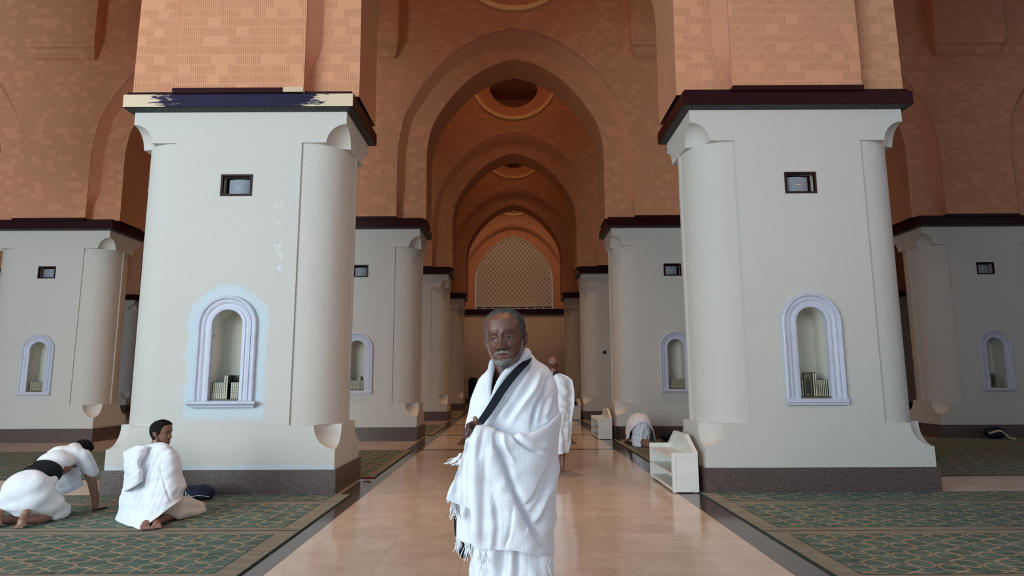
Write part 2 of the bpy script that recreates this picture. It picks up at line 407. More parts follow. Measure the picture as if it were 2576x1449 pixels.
def arcade(name, yr, ks, blind=False):
    mb = MB(); yf, yi = yr-.08, yr+.14; yb = yr+PD+.06; ybi = yr+PD-.12
    for k in ks:
        cx = XC+k*PX; hw = PX/2
        it = arch(IN_, cx); ou, mid, rg = band_curves(cx)
        outer = [(cx-hw, 5.18)]+ou+[(cx+hw, 5.18), (cx+hw, TOP), (cx-hw, TOP)]
        hole = circle(cx, OC, OR1)
        tris, flat = tessel([outer, hole[::-1]])
        for y, flip in ((yf, 0), (yb, 1)):
            if flip and blind: continue
            for tr in tris:
                q = [(flat[i][0], y, flat[i][1]) for i in tr]
                v1 = Vector(q[1])-Vector(q[0]); v2 = Vector(q[2])-Vector(q[0])
                if (v1.cross(v2).y > 0) != bool(flip): q = q[::-1]
                mb.face(q)
        def crv(c, y): return [(x, y, z) for x, z in c]
        L = np.r_[0, np.cumsum([math.dist(it[i], it[i+1]) for i in range(len(it)-1)])]
        for ya, yb_ in ((yf, yi), (yb, ybi)):
            if ya == yb and blind: continue
            yc = ya+(.012 if ya < yb_ else -.012)
            mb.strip(crv(ou, ya), crv(ou, yc), None, 4, False); mb.strip(crv(ou, yc), crv(mid, yc), lambda i: [(L[i], .3), (L[i+1], .3), (L[i+1], 0), (L[i], 0)], 4, False)
            mb.strip(crv(mid, yc), crv(rg, yb_), lambda i: [(L[i], 0), (L[i+1], 0), (L[i+1], .15), (L[i], .15)], 1)
            Lr = np.r_[0, np.cumsum([math.dist(rg[i], rg[i+1]) for i in range(len(rg)-1)])]
            vv = lambda i, p: 5.18+(min(L[i], L[-1]-L[i]) if p is it else min(Lr[i], Lr[-1]-Lr[i]))
            mb.strip(crv(rg, yb_), crv(it, yb_), lambda i: [(math.dist(rg[i], it[i]), vv(i, rg)), (math.dist(rg[i+1], it[i+1]), vv(i+1, rg)), (0, vv(i+1, it)), (0, vv(i, it))], 0, False)
        if blind: mb.strip(crv(it, yi), crv(it, yi+.12), None, 2)
        else: mb.strip(crv(it, yi), crv(it, ybi), lambda i: [(0, L[i]), (0, L[i+1]), (PD, L[i+1]), (PD, L[i])], 2)
        # oculus: golden rim, stepped brick funnel, round hole
        rings = [(OR1, yf), (OR1, yf-.05), (OR2, yf-.05), (OR2, yf+.04), (1.25, yf+.12), (1.23, yf+.2), (1.08, yf+.26), (1.06, yf+.34), (ORH, yf+.40), (ORH, ybi)]
        if blind: rings = rings[:-1]
        for j in range(len(rings)-1):
            (ra, y_a), (rb, y_b) = rings[j], rings[j+1]
            A = [(x, y_a, z) for x, z in circle(cx, OC, ra)]; B = [(x, y_b, z) for x, z in circle(cx, OC, rb)]
            A.append(A[0]); B.append(B[0])
            mb.strip(A, B, lambda i: [(i*.2, j*.2), (i*.2+.2, j*.2), (i*.2+.2, j*.2+.2), (i*.2, j*.2+.2)], 3 if j < 2 else 1)
        if blind:
            mb.face([(x, yf+.40, z) for x, z in circle(cx, OC, ORH)], None, 2)
        else:
            a = [(x, yb, z) for x, z in circle(cx, OC, OR1)]; b = [(x, ybi, z) for x, z in circle(cx, OC, ORH)]
            a.append(a[0]); b.append(b[0]); mb.strip(a, b, None, 1)
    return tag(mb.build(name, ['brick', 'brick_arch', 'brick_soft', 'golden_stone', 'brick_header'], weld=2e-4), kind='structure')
for nm, yr, ks in (('wall_near_arcade', ROWY[0], range(-1, 2)), ('wall_second_arcade', ROWY[1], range(-2, 3)),
                   ('wall_third_arcade', ROWY[2], range(-2, 3)), ('wall_fourth_arcade', ROWY[3], range(-2, 3))):
    arcade(nm, yr, ks)
YE = Y1+4*PY
o = arcade('wall_far_upper', YE, range(-2, 3), blind=True)
# far wall: plaster below, dark string course, carved screen in the blind arch
mb = MB(); hx0, hx1 = XC-2.5*PX-PH, XC+2.5*PX+PH
mb.box(hx0, hx1, YE, YE+.3, 0, 4.86, 0)
tag(mb.build('wall_far', 'wall_plaster'), kind='structure')
tag(box_obj('trim_1', 'dark_wood', hx0, hx1, YE-.10, YE+.1, 4.86, 5.16), kind='structure')
tag(box_obj('baseboard_far', 'granite', hx0, hx1, YE-.03, YE, 0, .3), kind='structure')
for k in range(-2, 3):
    cx = XC+k*PX; it = arch(IN_, cx)
    it = [(cx+(x-cx)*.985, z) for x, z in it]; mbs = MB()
    poly = [(cx-2.117, 5.28)]+[p for p in it if p[1] > 5.3]+[(cx+2.117, 5.28)]
    tris, flat = tessel([poly])
    for tr in tris:
        q = [(flat[i][0], YE+.10, flat[i][1]) for i in tr]
        if (Vector(q[1])-Vector(q[0])).cross(Vector(q[2])-Vector(q[0])).y > 0: q = q[::-1]
        mbs.face(q)
    ob = mbs.build('carved_screen', 'carved_screen')
    where = {0: 'at the end of the central aisle', -1: 'one bay left of the aisle', 1: 'one bay right of the aisle', -2: 'far left', 2: 'far right'}[k]
    tag(ob, 'pale arched relief panel on the far wall, '+where, 'wall panel')
    mf = MB(); a = [(x, YE+.06, z) for x, z in it if z > 5.2]; b = [(cx+(x-cx)*.972, YE+.06, z-(.06 if z > 8 else 0)) for x, z in it if z > 5.2]
    mf.strip(a, b, None, 0, False); mf.strip(b, [(x, YE+.10, z) for x, y, z in b], None, 0, False)
    mf.box(cx-2.12, cx+2.12, YE+.02, YE+.11, 5.30, 5.38)
    mf.box(cx-2.12, cx+2.12, YE+.02, YE+.11, 4.99+.17, 5.20)
    mf.build('screen_frame', 'moulding' if False else 'plaster', ob)
    for j in range(9):
        box_obj('floor_tile' if False else 'dark_panel', 'dark_tile', cx-2.12+j*.471+.02, cx-2.12+(j+1)*.471-.02, YE+.05, YE+.1, 5.2, 5.30, ob)
# small arched niche in the far wall
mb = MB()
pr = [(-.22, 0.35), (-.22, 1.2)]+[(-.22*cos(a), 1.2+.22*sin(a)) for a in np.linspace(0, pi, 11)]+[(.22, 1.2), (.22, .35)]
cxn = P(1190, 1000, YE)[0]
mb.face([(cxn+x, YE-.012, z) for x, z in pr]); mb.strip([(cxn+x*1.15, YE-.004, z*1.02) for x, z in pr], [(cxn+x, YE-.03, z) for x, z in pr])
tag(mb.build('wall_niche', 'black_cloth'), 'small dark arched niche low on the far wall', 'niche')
# floor with dark bands
mb = MB(); FX0, FX1, FY0, FY1 = hx0, hx1, -1.5, YE
mb.box(FX0, FX1, FY0, FY1, -.2, 0); tag(mb.build('floor', 'marble'), kind='structure')
mb = MB()
def flat(x0, x1, y0, y1): mb.box(x0, x1, y0, y1, -.01, .0015, 0, 'b')
for x0, x1 in ((-2.115, -1.805), (2.0, 2.285)): flat(x0, x1, FY0, FY1)
for r in (1, 2, 3):
    yy = ROWY[r]
    flat(-1.804, 1.999, yy-1.93, yy-1.70); flat(-1.804, 1.999, yy+1.23, yy+1.45)
    ax0, ax1, ay0, ay1 = -1.19, 1.36, yy-.92, yy+.60
    flat(ax0, ax1, ay0, ay0+.17); flat(ax0, ax1, ay1-.17, ay1); flat(ax0, ax0+.17, ay0+.171, ay1-.171); flat(ax1-.17, ax1, ay0+.171, ay1-.171)
tag(mb.build('trim_2', 'granite_floor'), kind='structure')
# brick piers at both ends of the arcades
mb = MB()
for r in (2, 3):
    for s_ in (-1, 1):
        xa, xb = sorted((XC+s_*2.5*PX, XC+s_*(2.5*PX+PH))); mb.box(xa, xb, ROWY[r]-.06, ROWY[r]+PD+.06, 5.18, TOP)
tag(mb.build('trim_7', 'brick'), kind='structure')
# side walls, ceiling with beams
for nm, x in (('wall_left', hx0-.3), ('wall_right', hx1)):
    mb = MB(); mb.box(x, x+.3, 4, YE, 0, TOP, 0); tag(mb.build(nm, 'wall_plaster'), kind='structure')
mb = MB(); mb.box(hx0, hx1, 3.0, YE+.3, TOP, TOP+.3)
for r in range(4):
    for yb_ in (ROWY[r]+2.4, ROWY[r]+4.2, ROWY[r]+6.0): mb.box(hx0, hx1, yb_, yb_+.35, TOP-.4, TOP)
tag(mb.build('ceiling', 'ceiling_paint'), kind='structure')
# corbelled pilasters over the pillars
for r in range(0, 4):
    mb = MB()
    for k in ((-1.5, -.5, .5, 1.5) if r else (-.5, .5)):
        cx = XC+k*PX; yf = ROWY[r]-.06
        mb.box(cx-.86, cx+.86, yf-.30, yf, 9.62, TOP, 0, 'bk')
        prof = [(.30, 9.62), (.29, 9.56), (.24, 9.50), (.24, 9.42), (.19, 9.40), (.18, 9.30), (.10, 9.2), (.02, 9.17), (0, 9.17)]
        for j in range(len(prof)-1):
            (d0, z0), (d1, z1) = prof[j], prof[j+1]; w0 = .86-(.30-d0)*.5; w1 = .86-(.30-d1)*.5
            mb.face([(cx-w0, yf-d0, z0), (cx-w1, yf-d1, z1), (cx+w1, yf-d1, z1), (cx+w0, yf-d0, z0)])
            for s_ in (-1, 1): mb.face([(cx+s_*w0, yf-d0, z0), (cx+s_*w1, yf-d1, z1), (cx+s_*w1, yf, z1), (cx+s_*w0, yf, z0)], [(0, z0), (0, z1), (.3, z1), (.3, z0)])
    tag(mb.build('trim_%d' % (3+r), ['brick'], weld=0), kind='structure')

# ------------------------------------------------------------------ PILLARS
HX, HY = PH-.03, PD/2-.03
NW, NZ0, NZ1 = .205, 1.13, 2.08       # niche half width, sill, springing
SPK = (-.20, .20, 3.77, 4.05)
def ring(kind, c=0.0, rec=0.0):
    """cross-section of the pillar; kind 'block' (square, notch radius c) or 'col' (rounded corner columns)"""
    A, NP = .58, 14; pts = []
    for sx, sy in ((1, -1), (1, 1), (-1, 1), (-1, -1)):
        cor = []
        if kind == 'block':
            cc = max(c, .0008); cor.append((-A, 0)); cor.append((-A, 0)); cor.append((-cc, 0))
            for i in range(NP):
                a = pi/2*i/(NP-1); cor.append((-cc*cos(a), -cc*sin(a)))
            cor.append((0, -cc)); cor.append((0, -min(A, HY))); cor.append((0, -min(A, HY)))
        else:
            n = 2.25; Ay = min(A, HY-.012)
            cor.append((-A, 0)); cor.append((-A, -rec)); cor.append((-A+.015, -rec))
            for i in range(NP):
                a = pi/2*(i+.5)/NP; cor.append((-A+(A-rec)*abs(sin(a))**(2/n), -Ay+(Ay-rec)*abs(cos(a))**(2/n)))
            cor.append((-rec, -Ay+.015)); cor.append((-rec, -Ay)); cor.append((-.0, -Ay))
        # cor runs from the x face (seam) round the corner to the y face
        loc = [(sx*(HX+p[0]), sy*(HY+p[1])) for p in cor]
        if sx*sy > 0: loc = loc[::-1]
        pts.append(loc)
    return pts
ZB = [.30, .545]
secs = [(.30, ring('block')), (.545, ring('block'))]
for i in range(1, 9):
    a = pi/2*i/8; secs.append((.545+.27*(1-cos(a)), ring('block', .27*sin(a))))
secs += [(.83, ring('block', .27)), (.83, ring('col', 0, .024)), (2.6, ring('col', 0, .024)), (4.49, ring('col', 0, .024)), (4.49, ring('block', .26))]
for i in range(7, -1, -1):
    a = pi/2*i/8; secs.append((4.745-.255*(1-cos(a)), ring('block', .255*sin(a))))
secs.append((4.93, ring('block')))
NR = len(secs[0][1][0])
def pillar_shaft(parent, mat):
    mb = MB()
    flat_ = [[(x, y, z) for cr in s for x, y in cr] for z, s in secs]
    n = len(flat_[0])
    # order: corner0 (+,-) then corner1 (+,+) ...; front panel lies between corner3 end and corner0 start
    for i in range(len(flat_)-1):
        colzone = secs[i][0] >= .829 and secs[i+1][0] <= 4.491 and secs[i+1][0]-secs[i][0] > .5
        for j in range(n):
            j2 = (j+1) % n
            if colzone and j == n-1: continue
            q = [flat_[i][j], flat_[i][j2], flat_[i+1][j2], flat_[i+1][j]]
            if len({tuple(np.round(p, 5)) for p in q}) < 3: continue
            mb.face(q, None, 0, True)
    # front panel with niche and loudspeaker openings
    yp = -HY; xs = HX-.58
    nic = [(-NW, NZ0), (-NW, NZ1)]+[(-NW*cos(a), NZ1+NW*sin(a)) for a in np.linspace(0, pi, 17)[1:-1]]+[(NW, NZ1), (NW, NZ0)]
    spk = [(SPK[0], SPK[2]), (SPK[1], SPK[2]), (SPK[1], SPK[3]), (SPK[0], SPK[3])]
    tris, fl = tessel([[(-xs, .83), (xs, .83), (xs, 4.49), (-xs, 4.49)], nic, spk])
    for tr in tris:
        q = [(fl[i][0], yp, fl[i][1]) for i in tr]
        if (Vector(q[1])-Vector(q[0])).cross(Vector(q[2])-Vector(q[0])).y > 0: q = q[::-1]
        mb.face(q)
    a = [(x, yp, z) for x, z in nic]; b = [(x, yp+.36, z) for x, z in nic]
    mb.strip(a+[a[0]], b+[b[0]], None, 1, False); mb.face(b, None, 1)
    a = [(x, yp, z) for x, z in spk]; b = [(x, yp+.2, z) for x, z in spk]
    mb.strip(a+[a[0]], b+[b[0]], None, 1, False); mb.face(b, None, 1)
    return mb.build('shaft', [mat, 'niche_plaster'], parent, weld=1e-5)
def nicheframe(parent, sill):
    mb = MB(); W = .172; yp = -HY
    path = [(-NW, NZ0), (-NW, NZ1)]+[(-NW*cos(a), NZ1+NW*sin(a)) for a in np.linspace(0, pi, 25)[1:-1]]+[(NW, NZ1), (NW, NZ0)]
    nrm = [(-1, 0), (-1, 0)]+[(-cos(a), sin(a)) for a in np.linspace(0, pi, 25)[1:-1]]+[(1, 0), (1, 0)]
    prof = [(-.012, -.05), (-.012, .022), (.012, .030), (.03, .030), (.036, .018), (.062, .020), (.080, .034), (.098, .036), (.104, .022), (.118, .024), (.135, .046), (.155, .050), (.168, .040), (.172, 0)]
    for j in range(len(prof)-1):
        (d0, h0), (d1, h1) = prof[j], prof[j+1]
        A = [(p[0]+n[0]*d0, yp-h0, p[1]+n[1]*d0) for p, n in zip(path, nrm)]
        B = [(p[0]+n[0]*d1, yp-h1, p[1]+n[1]*d1) for p, n in zip(path, nrm)]
        mb.strip(B, A, None, 0, True)
    f = mb.build('niche_frame', 'moulding', parent)
    mb = MB()
    if sill:
        pr = [(0, 1.135, .38), (.055, 1.135, .40), (.10, 1.13, .43), (.10, 1.105, .43), (.085, 1.09, .42), (.06, 1.075, .405), (.055, 1.055, .40), (0, 1.05, .38)]
    else:
        pr = [(0, 1.13, .372), (.055, 1.13, .376), (.062, 1.12, .378), (.062, 1.085, .378), (.05, 1.075, .376), (.05, 1.055, .376), (0, 1.05, .372)]
    for j in range(len(pr)-1):
        (h0, z0, w0), (h1, z1, w1) = pr[j], pr[j+1]
        mb.face([(-w0, yp-h0, z0), (-w1, yp-h1, z1), (w1, yp-h1, z1), (w0, yp-h0, z0)])
    for s_ in (-1, 1): mb.face([(s_*w_, yp-h, z) for h, z, w_ in pr])
    mb.build('niche_sill', 'moulding', parent)
    box_obj('niche_shelf_board', 'granite' if sill else 'book_tan', -NW+.003, NW-.003, yp+.005, yp+.35, NZ0, NZ0+.02, parent)
def cornice(parent, stripped_=False):
    ov = .078; a, d = PH+ov, PD/2+ov
    mb = MB(); mb.box(-a, a, -d, d, 4.945, 5.125)
    if stripped_:
        for i, f in enumerate(mb.f):
            ys = [mb.v[k][1] for k in f]
            mb.mi[i] = 1 if max(ys) < -d+.01 else 0
    mb.build('cornice', ['dark_wood', 'stripped_wood'], parent, bevel=.004)
    mb = MB(); a2, d2 = a-.012, d-.012
    mb.face([(-a2, -d2, 4.944), (a2, -d2, 4.944), (a2, d2, 4.944), (-a2, d2, 4.944)][::-1])
    b2, e2 = HX+.012, HY+.012
    o4 = [(-a2, -d2), (a2, -d2), (a2, d2), (-a2, d2), (-a2, -d2)]; i4 = [(-b2, -e2), (b2, -e2), (b2, e2), (-b2, e2), (-b2, -e2)]
    mb.strip([(x, y, 4.944) for x, y in o4], [(x, y, 4.915) for x, y in i4], None, 0, False)
    mb.build('carved_band', 'carved_band', parent)
    mb = MB(); mb.box(-PH-.045, PH+.045, -PD/2-.045, PD/2+.045, 5.125, 5.17)
    mb.box(-.86, .86, -PD/2-.115, PD/2+.115, 5.125, 5.195)
    mb.build('fillet', 'dark_wood', parent, bevel=.003)
def pillar(cx, yr, label, first, stripped_=False, mat='plaster', sill=False):
    t = empty('pillar', label, 'pillar', (cx, yr+PD/2, 0), 'white pillars of the prayer hall')
    if first is not None:
        for ch in first.children:
            c = ch.copy(); COL.objects.link(c); c.parent = t
        return t
    box_obj('plinth', 'granite', -PH, PH, -PD/2, PD/2, 0, .30, t, bevel=.006)
    pillar_shaft(t, mat); nicheframe(t, sill); cornice(t, stripped_); return t
PL = {}
names = {0: 'nearest row', 1: 'second row', 2: 'third row', 3: 'fourth row'}
cols = {-1.5: 'far left', -.5: 'left of the aisle', .5: 'right of the aisle', 1.5: 'far right', -2.5: 'against the left wall', 2.5: 'against the right wall'}
base = None
for r in range(4):
    for k in (-.5, .5, -1.5, 1.5):
        if r == 0 and k == -1.5: continue
        cx = XC+k*PX
        if r == 0 and k == -.5:
            PL[r, k] = pillar(cx, ROWY[r], 'large white pillar with peeling cornice and blue-white paint patch round its niche', None, True, 'plaster_patched', True)
            box_obj('bare_cornice_board', 'bare_wood', .60, .865, -PD/2-.121, -PD/2-.05, 5.13, 5.197, PL[r, k])
        elif r == 0 and k == .5:
            base = PL[r, k] = pillar(cx, ROWY[r], 'large white pillar with intact dark cornice beside the near white shelf', None)
        elif (r == 0): PL[r, k] = pillar(cx, ROWY[r], 'white pillar of the nearest row, '+cols[k], base)
        elif True: PL[r, k] = pillar(cx, ROWY[r], 'white pillar with niche and dark cornice, %s, %s' % (names[r], cols[k]), base)

for r in (2, 3):
    for k in (-2.5, 2.5): PL[r, k] = pillar(XC+k*PX, ROWY[r], 'white pillar with dark cornice, %s, %s' % (names[r], cols[k]), base)
# ------------------------------------------------------------------ LOUDSPEAKERS in the pillar recesses
def where(r, k): return '%s %s pillar' % (('nearest', 'second', 'third', 'fourth')[r], {-1.5: 'far left', -.5: 'left', .5: 'right', 1.5: 'far right'}[k])
sp0 = None
yfp = -HY
for (r, k) in PL:
    if abs(k) > 2 or (r == 0 and abs(k) > 1) or (r==3 and abs(k)>1): continue
    p = PL[r, k]; turn = -1 if k > 0 else 1
    t = empty('loudspeaker', 'small grey loudspeaker in dark frame, high on the '+where(r, k), 'loudspeaker', tuple(p.location), 'loudspeakers set into the pillars')
    if sp0 is None:
        sp0 = t; mb = MB(); x0, x1, z0, z1 = SPK
        yo = yfp-.012
        for b in ((x0-.005, x1+.005, z0-.005, z0+.022), (x0-.005, x1+.005, z1-.022, z1+.005), (x0-.005, x0+.022, z0+.0221, z1-.0221), (x1-.022, x1+.005, z0+.0221, z1-.0221)):
            mb.box(b[0], b[1], yo, yfp+.03, b[2], b[3])
        mb.box(x0+.001, x1-.001, yfp+.15, yfp+.19, z0+.001, z1-.001)
        mb.build('frame', 'dark_wood', t)
        mb = MB(); n = 12; w2 = .142; pts = []
        for i in range(n+1):
            x = -w2+2*w2*i/n; pts.append((x, yfp+.020+.03*(x/w2)**2))
        for i in range(n):
            (xa, ya), (xb, yb2) = pts[i], pts[i+1]
            mb.face([(xa, ya, z0+.024), (xb, yb2, z0+.024), (xb, yb2, z1-.055), (xa, ya, z1-.055)], None, 0, True)
            mb.face([(xa, ya, z1-.055), (xb, yb2, z1-.055), (xb, yfp+.14, z1-.045), (xa, yfp+.14, z1-.045)], None, 0)
        for s_ in (-1, 1): mb.face([(s_*w2, yfp+.05, z0+.024), (s_*w2, yfp+.15, z0+.024), (s_*w2, yfp+.15, z1-.045), (s_*w2, yfp+.05, z1-.055)])
        g = mb.build('cabinet', 'speaker_grey', t)
        box_obj('badge', 'paper', -.035, .035, yfp+.016, yfp+.0195, 3.885, 3.893, g)
        g.location.x = .028
        for ch in g.children: pass
    else:
        for ch in sp0.children:
            c = ch.copy(); COL.objects.link(c); c.parent = t
            if ch.name.startswith('cabinet'):
                c.location.x = .028*turn
                for g in ch.children: d = g.copy(); COL.objects.link(d); d.parent = c

# ------------------------------------------------------------------ BOOKS in the niches
def book(tp, w_, d, h):
    """spine faces the hall; root at bottom centre of the spine"""
    root = empty('book', 'x', 'book')
    mb = MB(); mb.box(-w_/2, -w_/2+.003, 0, d, 0, h); mb.box(w_/2-.003, w_/2, 0, d, 0, h); mb.box(-w_/2+.003, w_/2-.003, 0, .003, 0, h)
    mb.build('cover', 'book_dark', root, weld=0)
    box_obj('page_block', 'paper', -w_/2+.003, w_/2-.003, .0031, d-.004, .004, h-.004, root)
    mb = MB(); mb.box(-w_*.27, w_*.27, -.0015, -.0002, h*.03, h*.97, 0)
    for z in (.36, .50, .64): mb.box(-w_*.12, w_*.12, -.0022, -.0016, h*z, h*z+.010, 1)
    mb.build('spine_label', ['book_spine', 'book_dark'], root, weld=0)
    return root
def facing_book(w_, d, h):
    root = empty('book', 'x', 'book')
    mb = MB(); mb.box(-d/2, d/2, 0, .003, 0, h); mb.box(-d/2, d/2, w_-.003, w_, 0, h); mb.box(-d/2, -d/2+.003, .0031, w_-.0031, 0, h)
    mb.build('cover', 'book_dark', root, weld=0)
    box_obj('page_block', 'paper', -d/2+.003, d/2-.004, .0031, w_-.0031, .004, h-.004, root)
    mb = MB(); mb.box(-d*.42, d*.42, -.002, -.0002, h*.05, h*.95, 0)
    pr = [(-.03, h*.12), (-.03, h*.62), (-.015, h*.76), (0, h*.84), (.015, h*.76), (.03, h*.62), (.03, h*.12)]
    mb.face([(x, -.0035, z) for x, z in pr], None, 1); mb.build('cover_panel', ['book_tan', 'book_dark'], root, weld=0)
    return root
def ctree(o, parent=None):
    c = o.copy(); COL.objects.link(c); c.parent = parent
    for ch in o.children: ctree(ch, c)
    return c
protos = {}
def put_book(kind, x, y, z, label, group):
    if kind not in protos:
        protos[kind] = {'s': lambda: book(0, .0230, .135, .212), 't': lambda: book(0, .0245, .17, .300), 'f': lambda: facing_book(.028, .108, .300)}[kind]()
        o = protos[kind]
    else: o = ctree(protos[kind])
    o.location = (x, y, z); o['label'] = label; o['group'] = group; return o
rows_ = {(0, -.5): 'sssssss t t f ssssss', (0, .5): 'sss f tt sssssss', (1, -1.5): 'ssssssssssssss', (1, -.5): 'sssssssss ttt s sss', (1, .5): 'ssssssssssssssss', (1, 1.5): 'f sssssss'}
for (r, k), s_ in rows_.items():
    p = PL[r, k]; s_ = s_.replace(' ', ''); wd = {'s': .0238, 't': .0255, 'f': .111}
    if (r, k) == (0, -.5): wd['f'] = .034
    tot = sum(wd[c] for c in s_); x = -tot/2+(.012 if k > 0 else 0); x = max(x, -NW+.008)
    zb = NZ0+.0205; y0 = p.location.y+yfp
    nt = 0
    for i, c in enumerate(s_):
        xc = x+wd[c]/2; x += wd[c]
        yy = y0+.05+(.015 if c == 's' else 0)
        if c == 'f': yy = y0+.226 if (r, k) == (0, -.5) else y0+.06
        if c == 'f' and (r, k) == (0, -.5): xc = x+.0
        wh = where(r, k)
        lb = {'s': 'small dark green book with cream spine in the niche of the ' + wh,
              't': 'tall cream-spined book among small ones, niche of the ' + wh,
              'f': 'tall dark book turned cover forward, niche of the ' + wh}[c]
        if c == 's' and (r, k) == (0, -.5): yy = y0+.06
        put_book(c, p.location.x+xc, yy, zb, lb, {'s': 'small books in the niche of the ', 't': 'tall books in the niche of the ', 'f': 'cover-forward books in the niche of the '}[c]+wh)
# hook in the near left niche
mb = MB(); pl_ = PL[0, -.5]; mb.box(-.202, -.19, .0, .012, 0, .012); mb.box(-.193, -.188, .0, .006, .006, .03)
tag(mb.build('wall_hook', 'black_cloth', None, (pl_.location.x, pl_.location.y+yfp+.05, 1.93)), 'tiny dark hook inside the niche of the left aisle pillar', 'hook')
# small black box on the third right pillar
q = P(1521, 886, ROWY[2]+.02)
tag(box_obj('control_box', 'black_cloth', -.055, .055, -.035, 0, -.05, .05, None, .004, (q[0], ROWY[2]+.048, q[2])), 'small black control box on the third white pillar right of the aisle', 'control box')

# ------------------------------------------------------------------ PRAYER CARPETS (star lattice woven as raised lines)
def lattice_segments(x0, x1, y0, y1, P_=.39):
    """hexagonal Islamic line pattern: from every edge midpoint two lines leave at 30 degrees to the edge"""
    segs = []; R = P_/2; W = sqrt(3)*R; ang = radians(38)
    j = int(y0/(1.5*R))-2
    while j*1.5*R < y1+P_:
        i = int(x0/W)-2
        while i*W < x1+P_:
            cx, cy = i*W+(W/2 if j % 2 else 0), j*1.5*R
            vs = [(cx+R*cos(pi/6+q*pi/3), cy+R*sin(pi/6+q*pi/3)) for q in range(6)]
            mids = [((vs[q][0]+vs[(q+1) % 6][0])/2, (vs[q][1]+vs[(q+1) % 6][1])/2) for q in range(6)]
            for q in range(6):
                w_ = (cx+(vs[(q+1) % 6][0]-cx)*.47, cy+(vs[(q+1) % 6][1]-cy)*.47)
                segs.append((mids[q], w_)); segs.append((mids[(q+1) % 6], w_))
            i += 1
        j += 1
    return segs
def clip(a, b, x0, x1, y0, y1):
    t0, t1 = 0, 1; dx, dy = b[0]-a[0], b[1]-a[1]
    for p, q in ((-dx, a[0]-x0), (dx, x1-a[0]), (-dy, a[1]-y0), (dy, y1-a[1])):
        if abs(p) < 1e-9:
            if q < 0: return None
        else:
            r = q/p
            if p < 0: t0 = max(t0, r)
            else: t1 = min(t1, r)
    return ((a[0]+dx*t0, a[1]+dy*t0), (a[0]+dx*t1, a[1]+dy*t1)) if t1-t0 > 1e-3 else None
def carpet_obj(x0, x1, y0, y1, label, group, bx=(.20, .20), by=(.13, .13), sx=1, shift=0.):
    H_ = .014; mb = MB(); mb.box(x0, x1, y0, y1, .0022, H_-.001, 2, 'b')
    def fl(a, b, c, d, z, mi): mb.face([(a, c, z), (b, c, z), (b, d, z), (a, d, z)], [(a, c), (b, c), (b, d), (a, d)], mi)
    fl(x0+.012, x1-.012, y0+.008, y1-.008, H_, 1)
    fx0, fx1, fy0, fy1 = x0+bx[0], x1-bx[1], y0+by[0], y1-by[1]
    fl(fx0-.008, fx1+.008, fy0-.006, fy1+.006, H_+.0006, 2); fl(fx0, fx1, fy0, fy1, H_+.0012, 0)
    z = H_+.0018
    for si, (a, b) in enumerate(lattice_segments(fx0, fx1, fy0+shift, fy1+shift)):
        z = H_+.0018+(si % 11)*.00008
        a = (a[0], a[1]-shift); b = (b[0], b[1]-shift)
        c = clip(a, b, fx0, fx1, fy0, fy1)
        if not c: continue
        a, b = c; d = math.dist(a, b); nx, ny = -(b[1]-a[1])/d*.0105, (b[0]-a[0])/d*.0105
        mb.face([(a[0]+nx, a[1]+ny, z), (a[0]-nx, a[1]-ny, z), (b[0]-nx, b[1]-ny, z), (b[0]+nx, b[1]+ny, z)], None, 3)
    o = mb.build('prayer_carpet', ['carpet_field', 'carpet_border', 'carpet_edge', 'carpet_line'], weld=0)
    return tag(o, label, 'carpet', group)
LX0, LX1, RX0, RX1 = -12.3, -1.965, 2.262, 13.0
g = 'green prayer carpets laid in strips'
carpet_obj(LX0, LX1, 3.2, 4.585, 'green patterned prayer carpet nearest the camera, bottom left corner', g)
carpet_obj(LX0, LX1, 4.59, 5.985, 'green patterned prayer carpet in front of the seated man on the left', g)
carpet_obj(LX0, LX1, 5.99, 7.325, 'green patterned prayer carpet under the two praying men on the left', g)
carpet_obj(LX0, LX1, 7.33, 7.795, 'narrow strip of green carpet along the near left pillar', g, by=(.07, .0), shift=.2)
carpet_obj(RX0, RX1, 3.1, 4.495, 'green patterned prayer carpet nearest the camera, bottom right corner', g)
carpet_obj(RX0, RX1, 4.50, 5.895, 'green patterned prayer carpet on the lower right, second strip before the pillar', g)
carpet_obj(RX0, RX1, 5.90, 7.215, 'green patterned prayer carpet one strip in front of the near right pillar', g)
carpet_obj(RX0, RX1, 7.22, 7.795, 'narrow strip of green carpet along the near right pillar', g, by=(.07, .0), shift=.2)
for r in (0, 1, 2, 3):
    yb0 = ROWY[r]+PD+.006
    ysl = [yb0, yb0+1.18, yb0+2.36, yb0+3.54]; nm = ['second', 'third', 'fourth', 'rear'][r]
    for i, y in enumerate(ysl):
        y2 = y+1.175
        lab = ['first', 'second', 'third', 'last'][i]
        y2L = min(y2, ROWY[r]+PY-1.87) if r < 3 else y2
        if y2L > y+.2:
            carpet_obj(LX0, LX1, y, y2L, 'olive green carpet strip left of the aisle, %s one behind the %s pillar row' % (lab, names[r]), g, by=(.08, .08), bx=(.1, .14))
    ysr = [yb0, yb0+1.30, yb0+2.60, yb0+3.90]
    for i, y in enumerate(ysr):
        y2 = y+1.295 if i < 3 else ROWY[r]+PY-.01
        carpet_obj(RX0, RX1, y, y2, 'olive green carpet strip right of the aisle, %s one behind the %s pillar row' % (['first', 'second', 'third', 'last'][i], names[r]), g, by=(.08, .08), bx=(.14, .1))

